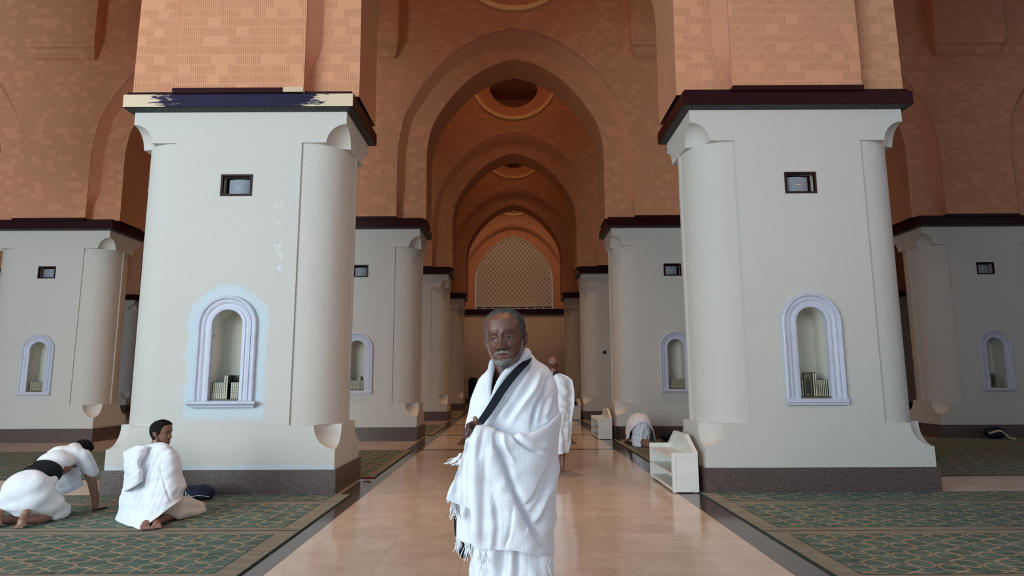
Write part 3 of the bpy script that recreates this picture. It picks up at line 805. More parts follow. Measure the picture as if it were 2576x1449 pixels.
# ------------------------------------------------------------------ WHITE SHELVES beside the right aisle pillars
def shelf():
    """long open book shelf; origin = near left bottom corner; runs along +y; open to -x"""
    t = empty('bookshelf', 'x', 'shelf'); W_, L_, Hh = .318, 1.26, .475
    mb = MB(); mb.box(0, W_, 0, .03, .012, Hh)
    fr = .045
    for b in ((0, W_, .012, .012+fr*1.6), (0, W_, Hh-fr, Hh), (0, fr, .0121+fr*1.6, Hh-fr), (W_-fr, W_, .0121+fr*1.6, Hh-fr)): mb.box(b[0], b[1], -.007, 0, b[2], b[3])
    mb.build('end_panel', 'shelf_white', t, weld=0, bevel=0)
    box_obj('end_panel', 'shelf_white', 0, W_, L_-.03, L_, .012, Hh, t)
    for i, z in enumerate((.03, .20, .395)):
        mb = MB(); mb.box(.006, W_-.02, .03, L_-.03, z, z+.022); mb.box(0, .018, .03, L_-.03, z-.006, z+.026); mb.build('shelf_board', 'shelf_white', t, weld=0)
    x0, x1 = W_-.018, W_
    pr = [(0, .012), (L_, .012), (L_, Hh), (L_-.33, .66), (.38, .66), (0, Hh)]
    mb = MB(); mb.face([(x0, y, z) for y, z in pr][::-1]); mb.face([(x1, y, z) for y, z in pr])
    for i in range(6):
        (ya, za), (yb2, zb2) = pr[i], pr[(i+1) % 6]; mb.face([(x0, ya, za), (x0, yb2, zb2), (x1, yb2, zb2), (x1, ya, za)])
    rim = [(L_, Hh), (L_-.33, .66), (.38, .66), (0, Hh)]
    for i in range(3):
        (ya, za), (yb2, zb2) = rim[i], rim[i+1]
        a = [(x0-.03, ya, za-.012), (x0-.03, yb2, zb2-.012), (x1+.004, yb2, zb2-.012), (x1+.004, ya, za-.012)]; b = [(x, y, z+.02) for x, y, z in a]
        mb.face(b); mb.face(a[::-1]); mb.face([a[0], a[1], b[1], b[0]]); mb.face([a[2], a[3], b[3], b[2]]); mb.face([a[1], a[2], b[2], b[1]]); mb.face([a[3], a[0], b[0], b[3]])
    mb.build('back_board', 'shelf_white', t, weld=0)
    for y in (.03, L_-.06):
        for x in (.01, W_-.05): box_obj('foot', 'shelf_white', x, x+.035, y, y+.03, 0, .0121, t)
    return t
s0 = shelf(); s0.location = (1.945, 7.83, .0016)
s0['label'] = 'nearest white wooden bookshelf with gabled back, against the big right pillar'; s0['group'] = 'low white bookshelves along the aisle'
for i, lb in ((1, 'white gabled bookshelf beside the second right pillar, next to the bowing man'), (2, 'farthest white bookshelf, beside the third right pillar with a dark bag on it')):
    c = ctree(s0); c.location = (1.945, 7.83+i*PY+(.08 if i == 1 else .1), .0016); c['label'] = lb

# ------------------------------------------------------------------ evaluated blobs (rounded soft volumes)
def blob(name, chains, voxel, mat, parent=None, smooth=4, loc=(0, 0, 0), noise=0., nscale=4., extra=None, sub=0):
    bm = bmesh.new()
    for ch in chains:
        pr = None
        for item in ch:
            p, r = Vector(item[0]), item[1]
            sc = item[2] if len(item) > 2 else (1, 1, 1)
            m = Matrix.Translation(p) @ Matrix.Diagonal((*[r*x for x in sc], 1))
            bmesh.ops.create_uvsphere(bm, u_segments=20, v_segments=14, radius=1, matrix=m)
            if pr is not None:
                q, r0 = pr; d = p-q; L = d.length
                if L > 1e-5:
                    rot = d.to_track_quat('Z', 'Y').to_matrix().to_4x4()
                    bmesh.ops.create_cone(bm, cap_ends=True, segments=20, radius1=r0, radius2=r, depth=L, matrix=Matrix.Translation((p+q)/2) @ rot)
            pr = (p, r) if len(item) < 3 else None
    me = bpy.data.meshes.new('tmp'); bm.to_mesh(me); bm.free()
    o = bpy.data.objects.new('tmp', me); COL.objects.link(o)
    md = o.modifiers.new('r', 'REMESH'); md.mode = 'VOXEL'; md.voxel_size = voxel
    if smooth: md = o.modifiers.new('s', 'SMOOTH'); md.iterations = smooth; md.factor = .6
    dg = bpy.context.evaluated_depsgraph_get(); dg.update()
    out = bpy.data.meshes.new_from_object(o.evaluated_get(dg)); bpy.data.objects.remove(o)
    out.name = name
    if extra: displace(out, extra)
    out.polygons.foreach_set('use_smooth', [True]*len(out.polygons))
    if mat: out.materials.append(M[mat])
    return link(name, out, parent, loc) if name != '_' else out
def getco(me):
    a = np.empty(len(me.vertices)*3); me.vertices.foreach_get('co', a); return a.reshape(-1, 3)
def displace(me, fn):
    co = getco(me); nr = np.empty(len(me.vertices)*3); me.vertices.foreach_get('normal', nr); nr = nr.reshape(-1, 3)
    co = fn(co, nr); me.vertices.foreach_set('co', co.ravel()); me.update()
def setcol(me, col):
    a = me.color_attributes.new('Col', 'FLOAT_COLOR', 'POINT'); c = np.ones((len(me.vertices), 4)); c[:, :3] = col; a.data.foreach_set('color', c.ravel())
def wr(scale, amp, dirv, seed=0, warp=.5):
    """cloth wrinkles: warped parallel folds running across dirv"""
    rg = np.random.default_rng(seed); d = np.array(dirv, float); d /= np.linalg.norm(d)
    k = rg.normal(size=(5, 3))*2.2; ph = rg.uniform(0, 6, 5)
    def f(co, nr):
        w_ = sum(np.sin(co@k[i]*2+ph[i]) for i in range(5))*warp
        s = np.sin((co@d)*scale+w_*2.2)
        m = .5+.5*np.sin(co@k[0]*3+1.3)
        return co+nr*(amp*(np.abs(s)**.6*np.sign(s))*m)[:, None]
    return f
def chainf(*fs):
    def f(co, nr):
        for g_ in fs: co = g_(co, nr)
        return co
    return f
def tube(name, path, r, mat, parent=None, seg=8, flat=1.0, n=40, up=None):
    p = smoothcurve(path, n); rr = r if isinstance(r, (list, tuple)) else [r, r]
    mb = MB(); rings = []
    for i in range(n):
        t = Vector(p[min(i+1, n-1)]-p[max(i-1, 0)]).normalized()
        u = Vector(up) if up is not None else Vector((0, -1, .3)); a = t.cross(u).normalized(); b = a.cross(t)
        R = np.interp(i/(n-1), np.linspace(0, 1, len(rr)), rr)
        rings.append([tuple(Vector(p[i])+a*(R*cos(q*2*pi/seg))+b*(R*flat*sin(q*2*pi/seg))) for q in range(seg)])
    for i in range(n-1):
        for q in range(seg):
            q2 = (q+1) % seg; u0, v0 = q/seg*.1, i*.01
            mb.face([rings[i][q], rings[i][q2], rings[i+1][q2], rings[i+1][q]], [(u0, v0), (u0+.02, v0), (u0+.02, v0+.01), (u0, v0+.01)], 0, True)
    mb.face(rings[0][::-1]); mb.face(rings[-1])
    return mb.build(name, mat, parent, weld=0) if name != '_' else mb

# ------------------------------------------------------------------ BAGS
def bag(label, x, y, sx, sy, sz, mat='navy_cloth', rz=0, strap=None, piping=True, seed=1):
    t = blob('bag', [[((0, 0, sz*.42), 1, (sx*.5, sy*.5, sz*.42))], [((sx*.22, 0, sz*.3), 1, (sx*.28, sy*.45, sz*.3))], [((-sx*.2, 0, sz*.36), 1, (sx*.28, sy*.48, sz*.34))]], .012, mat,
             extra=wr(38, .006, (1, .3, .8), seed))
    t.location = (x, y, .022); t.rotation_euler = (0, 0, rz); tag(t, label, 'bag')
    if piping:
        tube('piping', [(-sx*.34, -sy*.3, sz*.75), (-sx*.2, -sy*.46, sz*.55), (-sx*.17, -sy*.52, sz*.3), (-sx*.22, -sy*.5, .01)], .004, 'white_trim', t, 6)
        tube('piping', [(-sx*.17, -sy*.52, sz*.45), (0, -sy*.53, sz*.3), (sx*.2, -sy*.52, sz*.35), (sx*.44, -sy*.3, sz*.22)], .003, 'white_trim', t, 6)
    if strap: tube('strap', strap, .02, 'beige_trim', t, 8, .25)
    return t
bag('crumpled navy bag with white piping on the carpet behind the seated man', -3.66, 7.45, .40, .26, .20, seed=3)
bag('dark navy bag on the carpet behind the near right shelf', 3.42, 13.9, .42, .34, .27, piping=False, seed=4)
bag('navy bag with a beige strap on the carpet against the far right pillar', 10.72, 14.14, .44, .30, .31, strap=[(-.2, -.1, .12), (0, -.17, .18), (.1, -.19, .1), (.2, -.2, .02), (.34, -.16, .012)], piping=False, seed=6)
b_ = bag('dark bag lying on top of the farthest white bookshelf', 2.09, 21.5, .20, .30, .22, mat='black_cloth', piping=False, seed=8); b_.location.z = .43
tag(box_obj('folder', 'black_cloth', -.012, .012, 0, .26, 0, .30, None, .004, (2.33, 14.02, .0165)), 'thin black folder standing on edge left of the bowing man', 'folder')
sl = blob('slipper', [[((0, 0, .012), .012), ((.05, .01, .012), .014), ((.10, 0, .014), .012)], [((.07, -.02, .02), .008), ((.08, 0, .034), .008), ((.07, .03, .02), .008)]], .004, 'red_plastic')
sl.location = (-2.085, 8.95, .016); tag(sl, 'small red slipper behind the near left pillar corner', 'slipper')
# ------------------------------------------------------------------ PEOPLE
def hand_chains(wrist, fwd, up, side, L=.185, curl=.25, spread=.12, thumb=1.0, flatz=None):
    """palm + five fingers. fwd: towards the fingers, up: back of the hand, side: towards the thumb"""
    f, u, s = (Vector(v).normalized() for v in (fwd, up, side)); w_ = Vector(wrist); ch = []
    kn = []
    for i, (off, ln) in enumerate(((.027, .95), (.009, 1.), (-.009, .96), (-.026, .86))):
        k = w_+f*(L*.5*ln)+s*off; kn.append(k); ch.append([(w_+s*off*.6+f*.005, .014), (k, .0115)])
    for i, (off, l1) in enumerate(((.027, .95), (.009, 1.05), (-.009, .98), (-.026, .78))):
        p = kn[i]; d = (f+s*(off*spread*8)).normalized(); c = curl*(1+.12*i); chn = [(p, .0105)]
        for j, (ln, r) in enumerate(((.042, .0092), (.026, .0084), (.021, .0072))):
            a = c*(j+1)*(1 if j else .7); dd = (d*cos(a)-u*sin(a)); p = p+dd*ln*l1; chn.append((p, r))
        ch.append(chn)
    b = w_+f*.03+s*.024-u*.004; d = (f*.6+s*.8*thumb-u*.15).normalized(); p2 = b+d*.040; p3 = p2+(f*.9+s*.35*thumb-u*.2).normalized()*.03; p4 = p3+(f-u*.3).normalized()*.022
    ch.append([(b, .014), (p2, .0115), (p3, .0105), (p4, .0085)])
    return ch
def foot_chains(heel, toe, up=(0, 0, 1), w_=.036, toes=True):
    h, t = Vector(heel), Vector(toe); d = (t-h); L = d.length; f = d.normalized(); u = Vector(up).normalized(); s = f.cross(u).normalized()
    ch = [[(h+f*.02, .030), (h+f*L*.35+u*.01, .034), (h+f*L*.62, .030), (h+f*L*.72, .024)],
          [(h+f*L*.45+s*.014, .026), (h+f*L*.74+s*.024, .020)], [(h+f*L*.45-s*.014, .026), (h+f*L*.72-s*.024, .018)]]
    for i in range(5):
        o = (i-2)*.0155; l2 = L*(.98-.03*abs(i)) if False else L*(1.0-.045*i)
        r = .0125 if i == 0 else .0085
        ch.append([(h+f*L*.72+s*o, .012), (h+f*(l2-.01)+s*o*1.15, r*1.1)])
    return ch
# ---- head as a lofted surface; x right, -y forward (face), z up from the chin
ZK = [0, .008, .02, .045, .07, .1, .13, .16, .185, .205, .220, .229, .233]
WK = [.012, .028, .043, .0585, .0665, .0720, .0755, .0775, .0745, .064, .047, .027, .0]
FK = [.066, .080, .086, .086, .087, .086, .094, .094, .086, .068, .045, .020, 0]
BK = [-.02, .0, .02, .045, .07, .092, .102, .102, .093, .076, .052, .028, 0]
def head_mesh(N=300, R=240, age=True):
    z = np.interp(np.linspace(0, 1, R), np.linspace(0, 1, 60), np.r_[np.linspace(0, .2, 42), np.linspace(.204, .233, 18)])
    def sm(K):
        v = np.interp(z, ZK, K); 
        for _ in range(6): v[1:-1] = (v[:-2]+2*v[1:-1]+v[2:])/4
        return v
    W, Fk, B = sm(WK), sm(FK), sm(BK)
    t = np.linspace(0, 2*pi, N, endpoint=False)
    # denser sampling at the face
    t = t-.45*np.sin(t)
    S, Cc = np.sin(t), np.cos(t)
    e = .86
    X = W[:, None]*np.sign(S)*np.abs(S)**e; 
    Y = np.where(Cc > 0, Fk[:, None]*np.abs(Cc)**.92, -B[:, None]*np.abs(Cc)**.95)
    Z = np.repeat(z[:, None], N, 1)
    fr = np.clip(Cc, 0, 1)[None, :]**.35
    G = lambda x0, z0, sx, sz: np.exp(-((X-x0)/sx)**2-((Z-z0)/sz)**2)
    def seg(p, q, w_):
        (x0, z0), (x1, z1) = p, q; dx, dz = x1-x0, z1-z0; L2 = dx*dx+dz*dz
        u = np.clip(((X-x0)*dx+(Z-z0)*dz)/L2, 0, 1); return np.exp(-(((X-x0-u*dx)**2+(Z-z0-u*dz)**2)/w_**2))
    D = np.zeros_like(X)
    D += .0055*G(0, .0790, .0085, .0085)
    # nose
    zz = np.clip((.122-Z)/(.122-.076), 0, 1); below = np.clip((Z-.064)/.010, 0, 1)
    nz = np.where(Z < .122, .004+.021*zz**1.1, .004*np.exp(-((Z-.122)/.012)**2))*np.where(Z < .076, below, 1)
    nw = .0080+.0095*zz
    D += nz*np.exp(-(X/nw)**2)
    for s in (-1, 1):
        D += .0120*G(s*.0180, .0735, .0080, .0080)
        D -= .010*G(s*.0105, .0660, .0052, .0038)
        D -= .0050*G(s*.0285, .0760, .0035, .0085)
        D -= .0135*G(s*.0305, .112, .0165, .0105)                  # socket
        D -= .004*G(s*.013, .116, .007, .010)
        D += .0100*G(s*.0310, .1120, .0125, .0080)                  # eyeball under the lids
        D += .0025*seg((s*.018, .1190), (s*.044, .1175), .0030)     # upper lid
        D -= .0014*seg((s*.017, .1225), (s*.046, .1215), .0022)
        D += .0016*seg((s*.019, .1010), (s*.040, .1005), .0045)     # bag
        D -= .0020*seg((s*.016, .0975), (s*.040, .0925), .0026)
        D += .0042*seg((s*.014, .1360), (s*.046, .1370), .0090)     # brow
        D += .0075*G(s*.042, .086, .015, .013)                      # cheek
        D -= .0045*seg((s*.025, .0780), (s*.038, .0500), .0035)     # nasolabial fold
        D += .0025*seg((s*.027, .0760), (s*.043, .0500), .0060)
        D -= .0050*G(s*.061, .125, .010, .022)                      # temple
        D -= .0026*G(s*.030, .0500, .0042, .0042)                   # mouth corner
    D -= .002*G(0, .132, .006, .010)
    D += .0040*G(0, .0540, .0200, .0045)+.0055*G(0, .0385, .0180, .0050)
    D += .0030*G(0, .057, .012, .006)
    mz = .0458+5.2*X**2
    D -= .0052*np.exp(-((Z-mz)/.0017)**2)*np.exp(-(X/.025)**6)
    D -= .0030*G(0, .0300, .0170, .0035); D += .0060*G(0, .0150, .0180, .0100)
    if age:
        for zf in (.158, .169, .181): D -= .0009*np.exp(-((Z-zf-.003*np.sin(X*60))/.0014)**2)*np.exp(-(X/.04)**4)
        for s in (-1, 1): D -= .0012*seg((s*.0065, .128), (s*.0080, .142), .0014)
    Y = Y+D*fr
    # concave under-jaw: pull bottom ring back
    verts = np.stack([X, -Y, Z], -1)
    idx = lambda i, j: i*N+(j % N)
    faces = [(idx(i, j), idx(i, j+1), idx(i+1, j+1), idx(i+1, j)) for i in range(R-1) for j in range(N)]
    v = verts.reshape(-1, 3)
    bot = len(v); v = np.vstack([v, verts[0].mean(0)]); faces += [(idx(0, j+1), idx(0, j), bot) for j in range(N)]
    return v, faces
def masks(v):
    X, Y, Z = v[:, 0], v[:, 1], v[:, 2]
    front = np.clip((-Y)/.03, 0, 1)
    def seg(p, q, w_):
        (x0, z0), (x1, z1) = p, q; dx, dz = x1-x0, z1-z0; L2 = dx*dx+dz*dz
        u = np.clip(((X-x0)*dx+(Z-z0)*dz)/L2, 0, 1); return np.exp(-(((X-x0-u*dx)**2+(Z-z0-u*dz)**2)/w_**2))
    return X, Y, Z, front, seg
def hairline(az_, kind):
    A = {'recede': ([0, .35, .6, .8, .95, 1.08, 1.2, 1.36, 1.46, 1.6, 1.75, 1.95, 3.2], [.206, .207, .203, .188, .165, .140, .108, .096, .128, .130, .085, .055, .045]),
         'young': ([0, .45, .8, .95, 1.08, 1.2, 1.38, 1.46, 1.6, 1.75, 1.95, 3.2], [.190, .190, .183, .165, .138, .100, .092, .128, .130, .08, .05, .04])}[kind]
    return np.interp(np.abs(az_), *A)
def beardline(az_): return np.interp(np.abs(az_), [0, .3, .55, .75, .95, 1.12, 1.30, 1.42, 1.5, 1.6], [.031, .033, .034, .036, .046, .068, .100, .108, .06, -.05])
def smooth01(x): x = np.clip(x, 0, 1); return x*x*(3-2*x)
def face_colors(v, skin_c, lip_c, eyes=True, brow=.8, hairline=None, dark=None):
    X, Y, Z, front, seg = masks(v); c = np.tile(np.array(skin_c, float), (len(v), 1))
    def put(m, col): 
        nonlocal c
        m = np.clip(m, 0, 1)[:, None]; c = c*(1-m)+np.array(col)*m
    lip = np.exp(-((Z-.0462-5.2*X**2)/.0092)**4)*np.exp(-(X/.0255)**6)*front
    put(lip*.75, lip_c)
    for s in (-1, 1):
        put(seg((s*.015, .1335), (s*.030, .1392), .0038)*front*brow, (.012, .009, .008)); put(seg((s*.030, .1392), (s*.047, .1372), .0032)*front*brow, (.012, .009, .008))
        put(.45*np.exp(-((X-s*.030)/.016)**2-((Z-.1045)/.010)**2)*front, np.array(skin_c)*.5)
        if eyes:
            ex = (X-s*.0308)/.0128; half = .0036*np.clip(1-ex**2, 0, 1)**.8; ez = Z-.1118-.0006*ex*s; sf = lambda q, w_: np.clip(.5+q/w_, 0, 1)
            put(sf(half+.0010-np.abs(ez), .0012)*(np.abs(ex) < 1.1)*front, (.012, .008, .007))
            wh = sf(half-.0006-np.abs(ez), .0010)*(np.abs(ex) < .97); put(wh*front, (.13, .12, .115))
            ir = sf(.0046-np.sqrt((X-s*.0308+.0005)**2+(Z-.1124)**2), .0010)*wh; put(ir, (.012, .008, .007))
            
    put(.6*np.exp(-((np.abs(X)-.0085)/.004)**2-((Z-.0665)/.003)**2)*front, (.01, .006, .005))
    return c
def shell(name, v, faces, mask, off, mat, parent, mw, nz=.0012, seed=0, thr=.35, cut=.02):
    """hair or beard: the part of the head where mask is set, lifted off the skin"""
    vn = np.zeros_like(v); fa = np.array([f for f in faces if len(f) == 4])
    n = np.cross(v[fa[:, 1]]-v[fa[:, 0]], v[fa[:, 3]]-v[fa[:, 0]])
    for k in range(4): np.add.at(vn, fa[:, k], n)
    vn /= (np.linalg.norm(vn, axis=1)[:, None]+1e-12)
    cen = v.mean(0); sgn = np.sign(((v-cen)*vn).sum(1).mean()); vn *= sgn
    rg = np.random.default_rng(seed); lift = off*smooth01(mask)+rg.normal(size=len(v))*nz*smooth01(mask)-.0015
    keep = mask[fa].max(1) > cut
    f2 = fa[keep]; used, inv = np.unique(f2, return_inverse=True); nv = (v+vn*lift[:, None])[used]
    nv = nv@np.array(mw.to_3x3().transposed())+np.array(mw.translation)
    me = bpy.data.meshes.new(name); me.from_pydata(nv.tolist(), [], inv.reshape(-1, 4).tolist()); finish(me, mat, True)
    return link(name, me, parent)
def ear_chains(s):
    return [[((s*.076, .002, .088), .007), ((s*.080, .000, .100), .0085), ((s*.084, .006, .118), .0065), ((s*.085, .014, .128), .0065), ((s*.084, .024, .127), .0065), ((s*.083, .028, .114), .006), ((s*.081, .022, .100), .006), ((s*.077, .010, .088), .006)],
            [((s*.074, .010, .108), 1, (.007, .014, .020))]]
def person_head(mw, skin_c, lip_c, N=300, R=240, **k):
    v, f = head_mesh(N, R); c = face_colors(v, skin_c, lip_c, **k)
    return v, f, c
def join(name, parts, mat):
    """parts: (verts Nx3, faces, colors Nx3) -> one mesh"""
    V, Fc, Cl, o = [], [], [], 0
    for v, f, c in parts:
        V.append(v); Fc += [tuple(i+o for i in q) for q in f]; Cl.append(c); o += len(v)
    me = bpy.data.meshes.new(name); me.from_pydata(np.vstack(V).tolist(), [], Fc); setcol(me, np.vstack(Cl)); finish(me, mat, True); return me
def me_part(me, col):
    v = getco(me); f = [tuple(p.vertices) for p in me.polygons]; return v, f, np.tile(np.array(col, float), (len(v), 1))
def xf(v, mw): return v@np.array(mw.to_3x3().transposed())+np.array(mw.translation)
def headmatrix(chin_center, yaw, pitch, roll, s=1.0):
    """pivot at the middle of the head; yaw about z, pitch nod, roll tilt (radians)"""
    return Matrix.Translation(Vector(chin_center)) @ Matrix.Rotation(yaw, 4, 'Z') @ Matrix.Rotation(pitch, 4, 'X') @ Matrix.Rotation(roll, 4, 'Y') @ Matrix.Scale(s, 4) @ Matrix.Translation((0, 0, -.115))

# ---- draped cloth from rows of control points (closed tube)
def cat(P0, P1, P2, P3, u): return .5*((2*P1)+(-P0+P2)*u+(2*P0-5*P1+4*P2-P3)*u*u+(-P0+3*P1-3*P2+P3)*u**3)
def drape(name, rows, mat, parent=None, nb=5, Yb=2.76, n_u=26, n_v=30, folds=(), px=True, seed=0, crinkle=.0015, world=None, thick=0, backk=.7):
    G = []
    for ri, r in enumerate(rows):
        yb = Yb[ri] if isinstance(Yb, (list, tuple)) else Yb
        fp = [np.array(P(*q)) if px else np.array(q, float) for q in r]; a, b = fp[-1], fp[0]; bk = []
        for i in range(1, nb+1):
            u = i/(nb+1); q = a*(1-u)+b*u; s = sin(pi*u)**backk; q[1] = q[1]*(1-s)+yb*s; q[0] += 0; bk.append(q)
        G.append(fp+bk)
    G = np.array(G); Rr, Cn, _ = G.shape; nf = len(rows[0])
    U = []
    for j in range(Cn):
        nn = n_u if j < nf-1 else max(4, n_u//3)
        for k in range(nn):
            u = k/nn; U.append((cat(G[:, (j-1) % Cn], G[:, j], G[:, (j+1) % Cn], G[:, (j+2) % Cn], u), j+u))
    A = np.stack([x[0] for x in U], 1); uu = np.array([x[1] for x in U])   # Rr x NU x 3
    E_ = np.concatenate([[2*A[0]-A[1]], A, [2*A[-1]-A[-2]]]); out = []
    for i in range(Rr-1):
        for k in range(n_v): out.append(cat(E_[i], E_[i+1], E_[i+2], E_[i+3], k/n_v))
    out.append(A[-1]); V = np.array(out); NV, NU, _ = V.shape
    # uv in metres
    du = np.linalg.norm(np.diff(np.concatenate([V, V[:, :1]], 1), axis=1), axis=2); cu = np.concatenate([np.zeros((NV, 1)), np.cumsum(du, 1)], 1)
    cu = cu-cu[:, [np.searchsorted(uu, nf/2)]]
    dv = np.r_[0, np.cumsum(np.linalg.norm(np.diff(V, axis=0), axis=2).mean(1))]
    # normals
    gu = np.roll(V, -1, 1)-np.roll(V, 1, 1); gv = np.gradient(V, axis=0); n = np.cross(gu, gv); n /= np.linalg.norm(n, axis=2)[:, :, None]+1e-9
    cen = V.mean(1)[:, None]; s = np.sign(((V-cen)*n).sum(2).mean()); n *= s
    X, Z = V[:, :, 0], V[:, :, 2]; D = np.zeros_like(X)
    frontm = (n[:, :, 1] < .25)
    for pts, w_, amp, kind in folds:
        q = np.array([P(p[0], p[1], 2.42) for p in pts]) if px else np.array(pts, float)
        q = smoothcurve([(a_[0], a_[2]) for a_ in q], 24)
        best = np.full(X.shape, 9.); sg = np.zeros_like(X); tt = np.zeros_like(X)
        for i in range(len(q)-1):
            (x0, z0), (x1, z1) = q[i], q[i+1]; dx, dz = x1-x0, z1-z0; L2 = dx*dx+dz*dz+1e-12
            u = np.clip(((X-x0)*dx+(Z-z0)*dz)/L2, 0, 1); ex, ez = X-x0-u*dx, Z-z0-u*dz; d = np.sqrt(ex**2+ez**2)
            m = d < best; best = np.where(m, d, best); sg = np.where(m, np.sign(dx*ez-dz*ex), sg); tt = np.where(m, (i+u)/(len(q)-1), tt)
        taper = np.clip(np.minimum(tt, 1-tt)*5+.25, 0, 1)
        x_ = best/w_
        if kind == 'g': pr = np.exp(-x_**2)
        elif kind == 's': pr = sg*x_*np.exp(-x_**2)*2.2-.0*x_
        else: pr = np.where(sg > 0, np.exp(-x_**2), np.exp(-(x_*3.5)**2))   # sharp on one side
        D += amp*pr*taper*frontm
    rg = np.random.default_rng(seed)
    for i in range(10):
        k1, k2 = rg.normal(size=2)*(22 if i < 5 else 55); ph = rg.uniform(0, 6)
        D += crinkle*(1 if i < 5 else .45)*np.sin(X*k1+Z*k2+ph+2*np.sin(X*k2*.4+Z*9+ph))
    V = V+n*D[:, :, None]
    v = V.reshape(-1, 3); idx = lambda i, j: i*NU+(j % NU)
    fs, uvs = [], []
    for i in range(NV-1):
        for j in range(NU):
            fs.append((idx(i, j), idx(i+1, j), idx(i+1, j+1), idx(i, j+1)))
            uvs += [cu[i, j], dv[i], cu[i+1, j], dv[i+1], cu[i+1, j+1], dv[i+1], cu[i, j+1], dv[i]]
    me = bpy.data.meshes.new(name); me.from_pydata(v.tolist(), [], fs)
    l = me.uv_layers.new(name='UVMap'); l.data.foreach_set('uv', uvs); finish(me, mat, True)
    o = link(name, me, parent)
    if thick: md = o.modifiers.new('thick', 'SOLIDIFY'); md.thickness = thick; md.offset = -1
    return o
def pxs(v, Y): return [P(a, b, Y) for a, b in v]
def tassel(parent, u, v, Y, L=.045, n=3, seed=0, mat='towel_thread', r=.0022):
    rg = random.Random(seed); mbx = MB(); x, y, z = P(u, v, Y); n = n*3; r = .0011
    for i in range(n):
        a = rg.uniform(-.45, .35)+(-.9 if seed < 3 else 0); L_ = L*rg.uniform(.6, 1.1); pts = [(x+rg.uniform(-.007, .007), y, z+.008)]
        for k in range(1, 4): pts.append((x+a*L_*k/3+rg.uniform(-.005, .005), y+rg.uniform(-.004, .004), z-L_*k/3*(.5 if seed < 3 else 1)))
        t = tube('_', pts, [r, r*1.2, r*1.6, r*.8], mat, seg=5, n=12); o_ = len(mbx.v)
        mbx.v += t.v; mbx.f += [tuple(q+o_ for q in f) for f in t.f]; mbx.uv += t.uv; mbx.mi += t.mi; mbx.sm += t.sm
    return mbx.build('tassel', mat, parent, weld=0)
# ================================================================== the man in front
SK = (.120, .047, .033); LIP = (.165, .066, .058)
hm = headmatrix((-.029, 2.572, 1.5625), radians(-12), radians(1), radians(-5.0), 1.045)
v, f, c = person_head(hm, SK, LIP)
X, Y_, Z, front, seg = masks(v)
bone = np.exp(-((X)/.03)**2-((Z-.165)/.02)**2)*front; c = c*(1+.25*bone[:, None])
fore = np.exp(-((X-.0)/.035)**2-((Z-.19)/.015)**2)*front; c = c+fore[:, None]*np.array((.04, .012, .004))
fore2 = np.exp(-((X+.012)/.028)**2-((Z-.168)/.018)**2)*front; c = c*(1-.25*fore2[:, None])+np.array((.040, .024, .026))*fore2[:, None]*.9
ears = blob('_', ear_chains(-1)+ear_chains(1), .0028, None, smooth=2)
ev, ef, ec = me_part(ears, SK)
body_ch = [[((-.030, 2.60, 1.52), .052), ((-.030, 2.605, 1.44), .053), ((-.028, 2.62, 1.38), .065)],
           [((-.020, 2.64, 1.35), 1, (.115, .080, .065))], [((-.005, 2.63, 1.27), 1, (.11, .085, .14))], [((0, 2.64, 1.08), 1, (.11, .085, .16))], [((.0, 2.62, .92), 1, (.135, .105, .12))],
           [((-.115, 2.66, 1.35), .036), ((-.125, 2.68, 1.2), .032), ((-.12, 2.66, 1.08), .028), ((-.09, 2.62, 1.0), .026)],
           [((.09, 2.65, 1.36), .042), ((.125, 2.63, 1.22), .036), ((.125, 2.60, 1.13), .030), ((.02, 2.52, 1.14), .026), ((-.085, 2.465, 1.175), .022)],
           [((.0-.07, 2.62, .88), .085), ((-.08, 2.61, .50), .055), ((-.085, 2.64, .10), .034)], [((.07, 2.62, .88), .085), ((.085, 2.61, .50), .055), ((.09, 2.64, .10), .034)]]
body_ch += foot_chains((-.085, 2.67, .045), (-.11, 2.43, .032)); body_ch += foot_chains((.09, 2.67, .045), (.12, 2.43, .032))
bd = blob('_', body_ch, .006, None, smooth=3)
# hand: closed round the edge of the cloth, thumb up
def q_(u, v, Y): return P(u, v, Y)
hc = [[(q_(1222, 1100, 2.44), .026), (q_(1204, 1090, 2.42), .026), (q_(1192, 1080, 2.405), .021)],
      [(q_(1207, 1076, 2.40), .015), (q_(1188, 1068, 2.395), .0135)], [(q_(1200, 1092, 2.395), .016), (q_(1182, 1082, 2.39), .013)],
      # fingers curling round, index to little
      [(q_(1188, 1067, 2.395), .0112), (q_(1178, 1071, 2.375), .0102), (q_(1180, 1083, 2.362), .0092), (q_(1187, 1087, 2.368), .0078)],
      [(q_(1184, 1074, 2.400), .0115), (q_(1174, 1081, 2.380), .0103), (q_(1175, 1094, 2.368), .0093), (q_(1183, 1098, 2.374), .0078)],
      [(q_(1181, 1082, 2.405), .0112), (q_(1173, 1092, 2.388), .0100), (q_(1176, 1104, 2.378), .0090), (q_(1184, 1107, 2.384), .0076)],
      [(q_(1182, 1091, 2.410), .0102), (q_(1176, 1101, 2.398), .0090), (q_(1180, 1112, 2.392), .0082), (q_(1186, 1115, 2.396), .0070)],
      # thumb
      [(q_(1208, 1084, 2.385), .0150), (q_(1206, 1072, 2.372), .0125), (q_(1199, 1062, 2.365), .0112), (q_(1195, 1053, 2.362), .0092)]]
hd = blob('_', hc, .0026, None, smooth=2)
hv, hf, hcol = me_part(hd, (.085, .036, .026))
tip = np.array(q_(1196, 1054, 2.354)); m = np.exp(-(np.linalg.norm(hv-tip, axis=1)/.0075)**4); hcol = hcol*(1-m[:, None])+np.array((.30, .17, .14))*m[:, None]
me = join('person', [(xf(v, hm), f, c), (xf(ev, hm), ef, ec), me_part(bd, SK), (hv, hf, hcol)], 'skin')
man = tag(link('person', me), 'older bearded man standing in front in white towels, black strap across his chest', 'person')
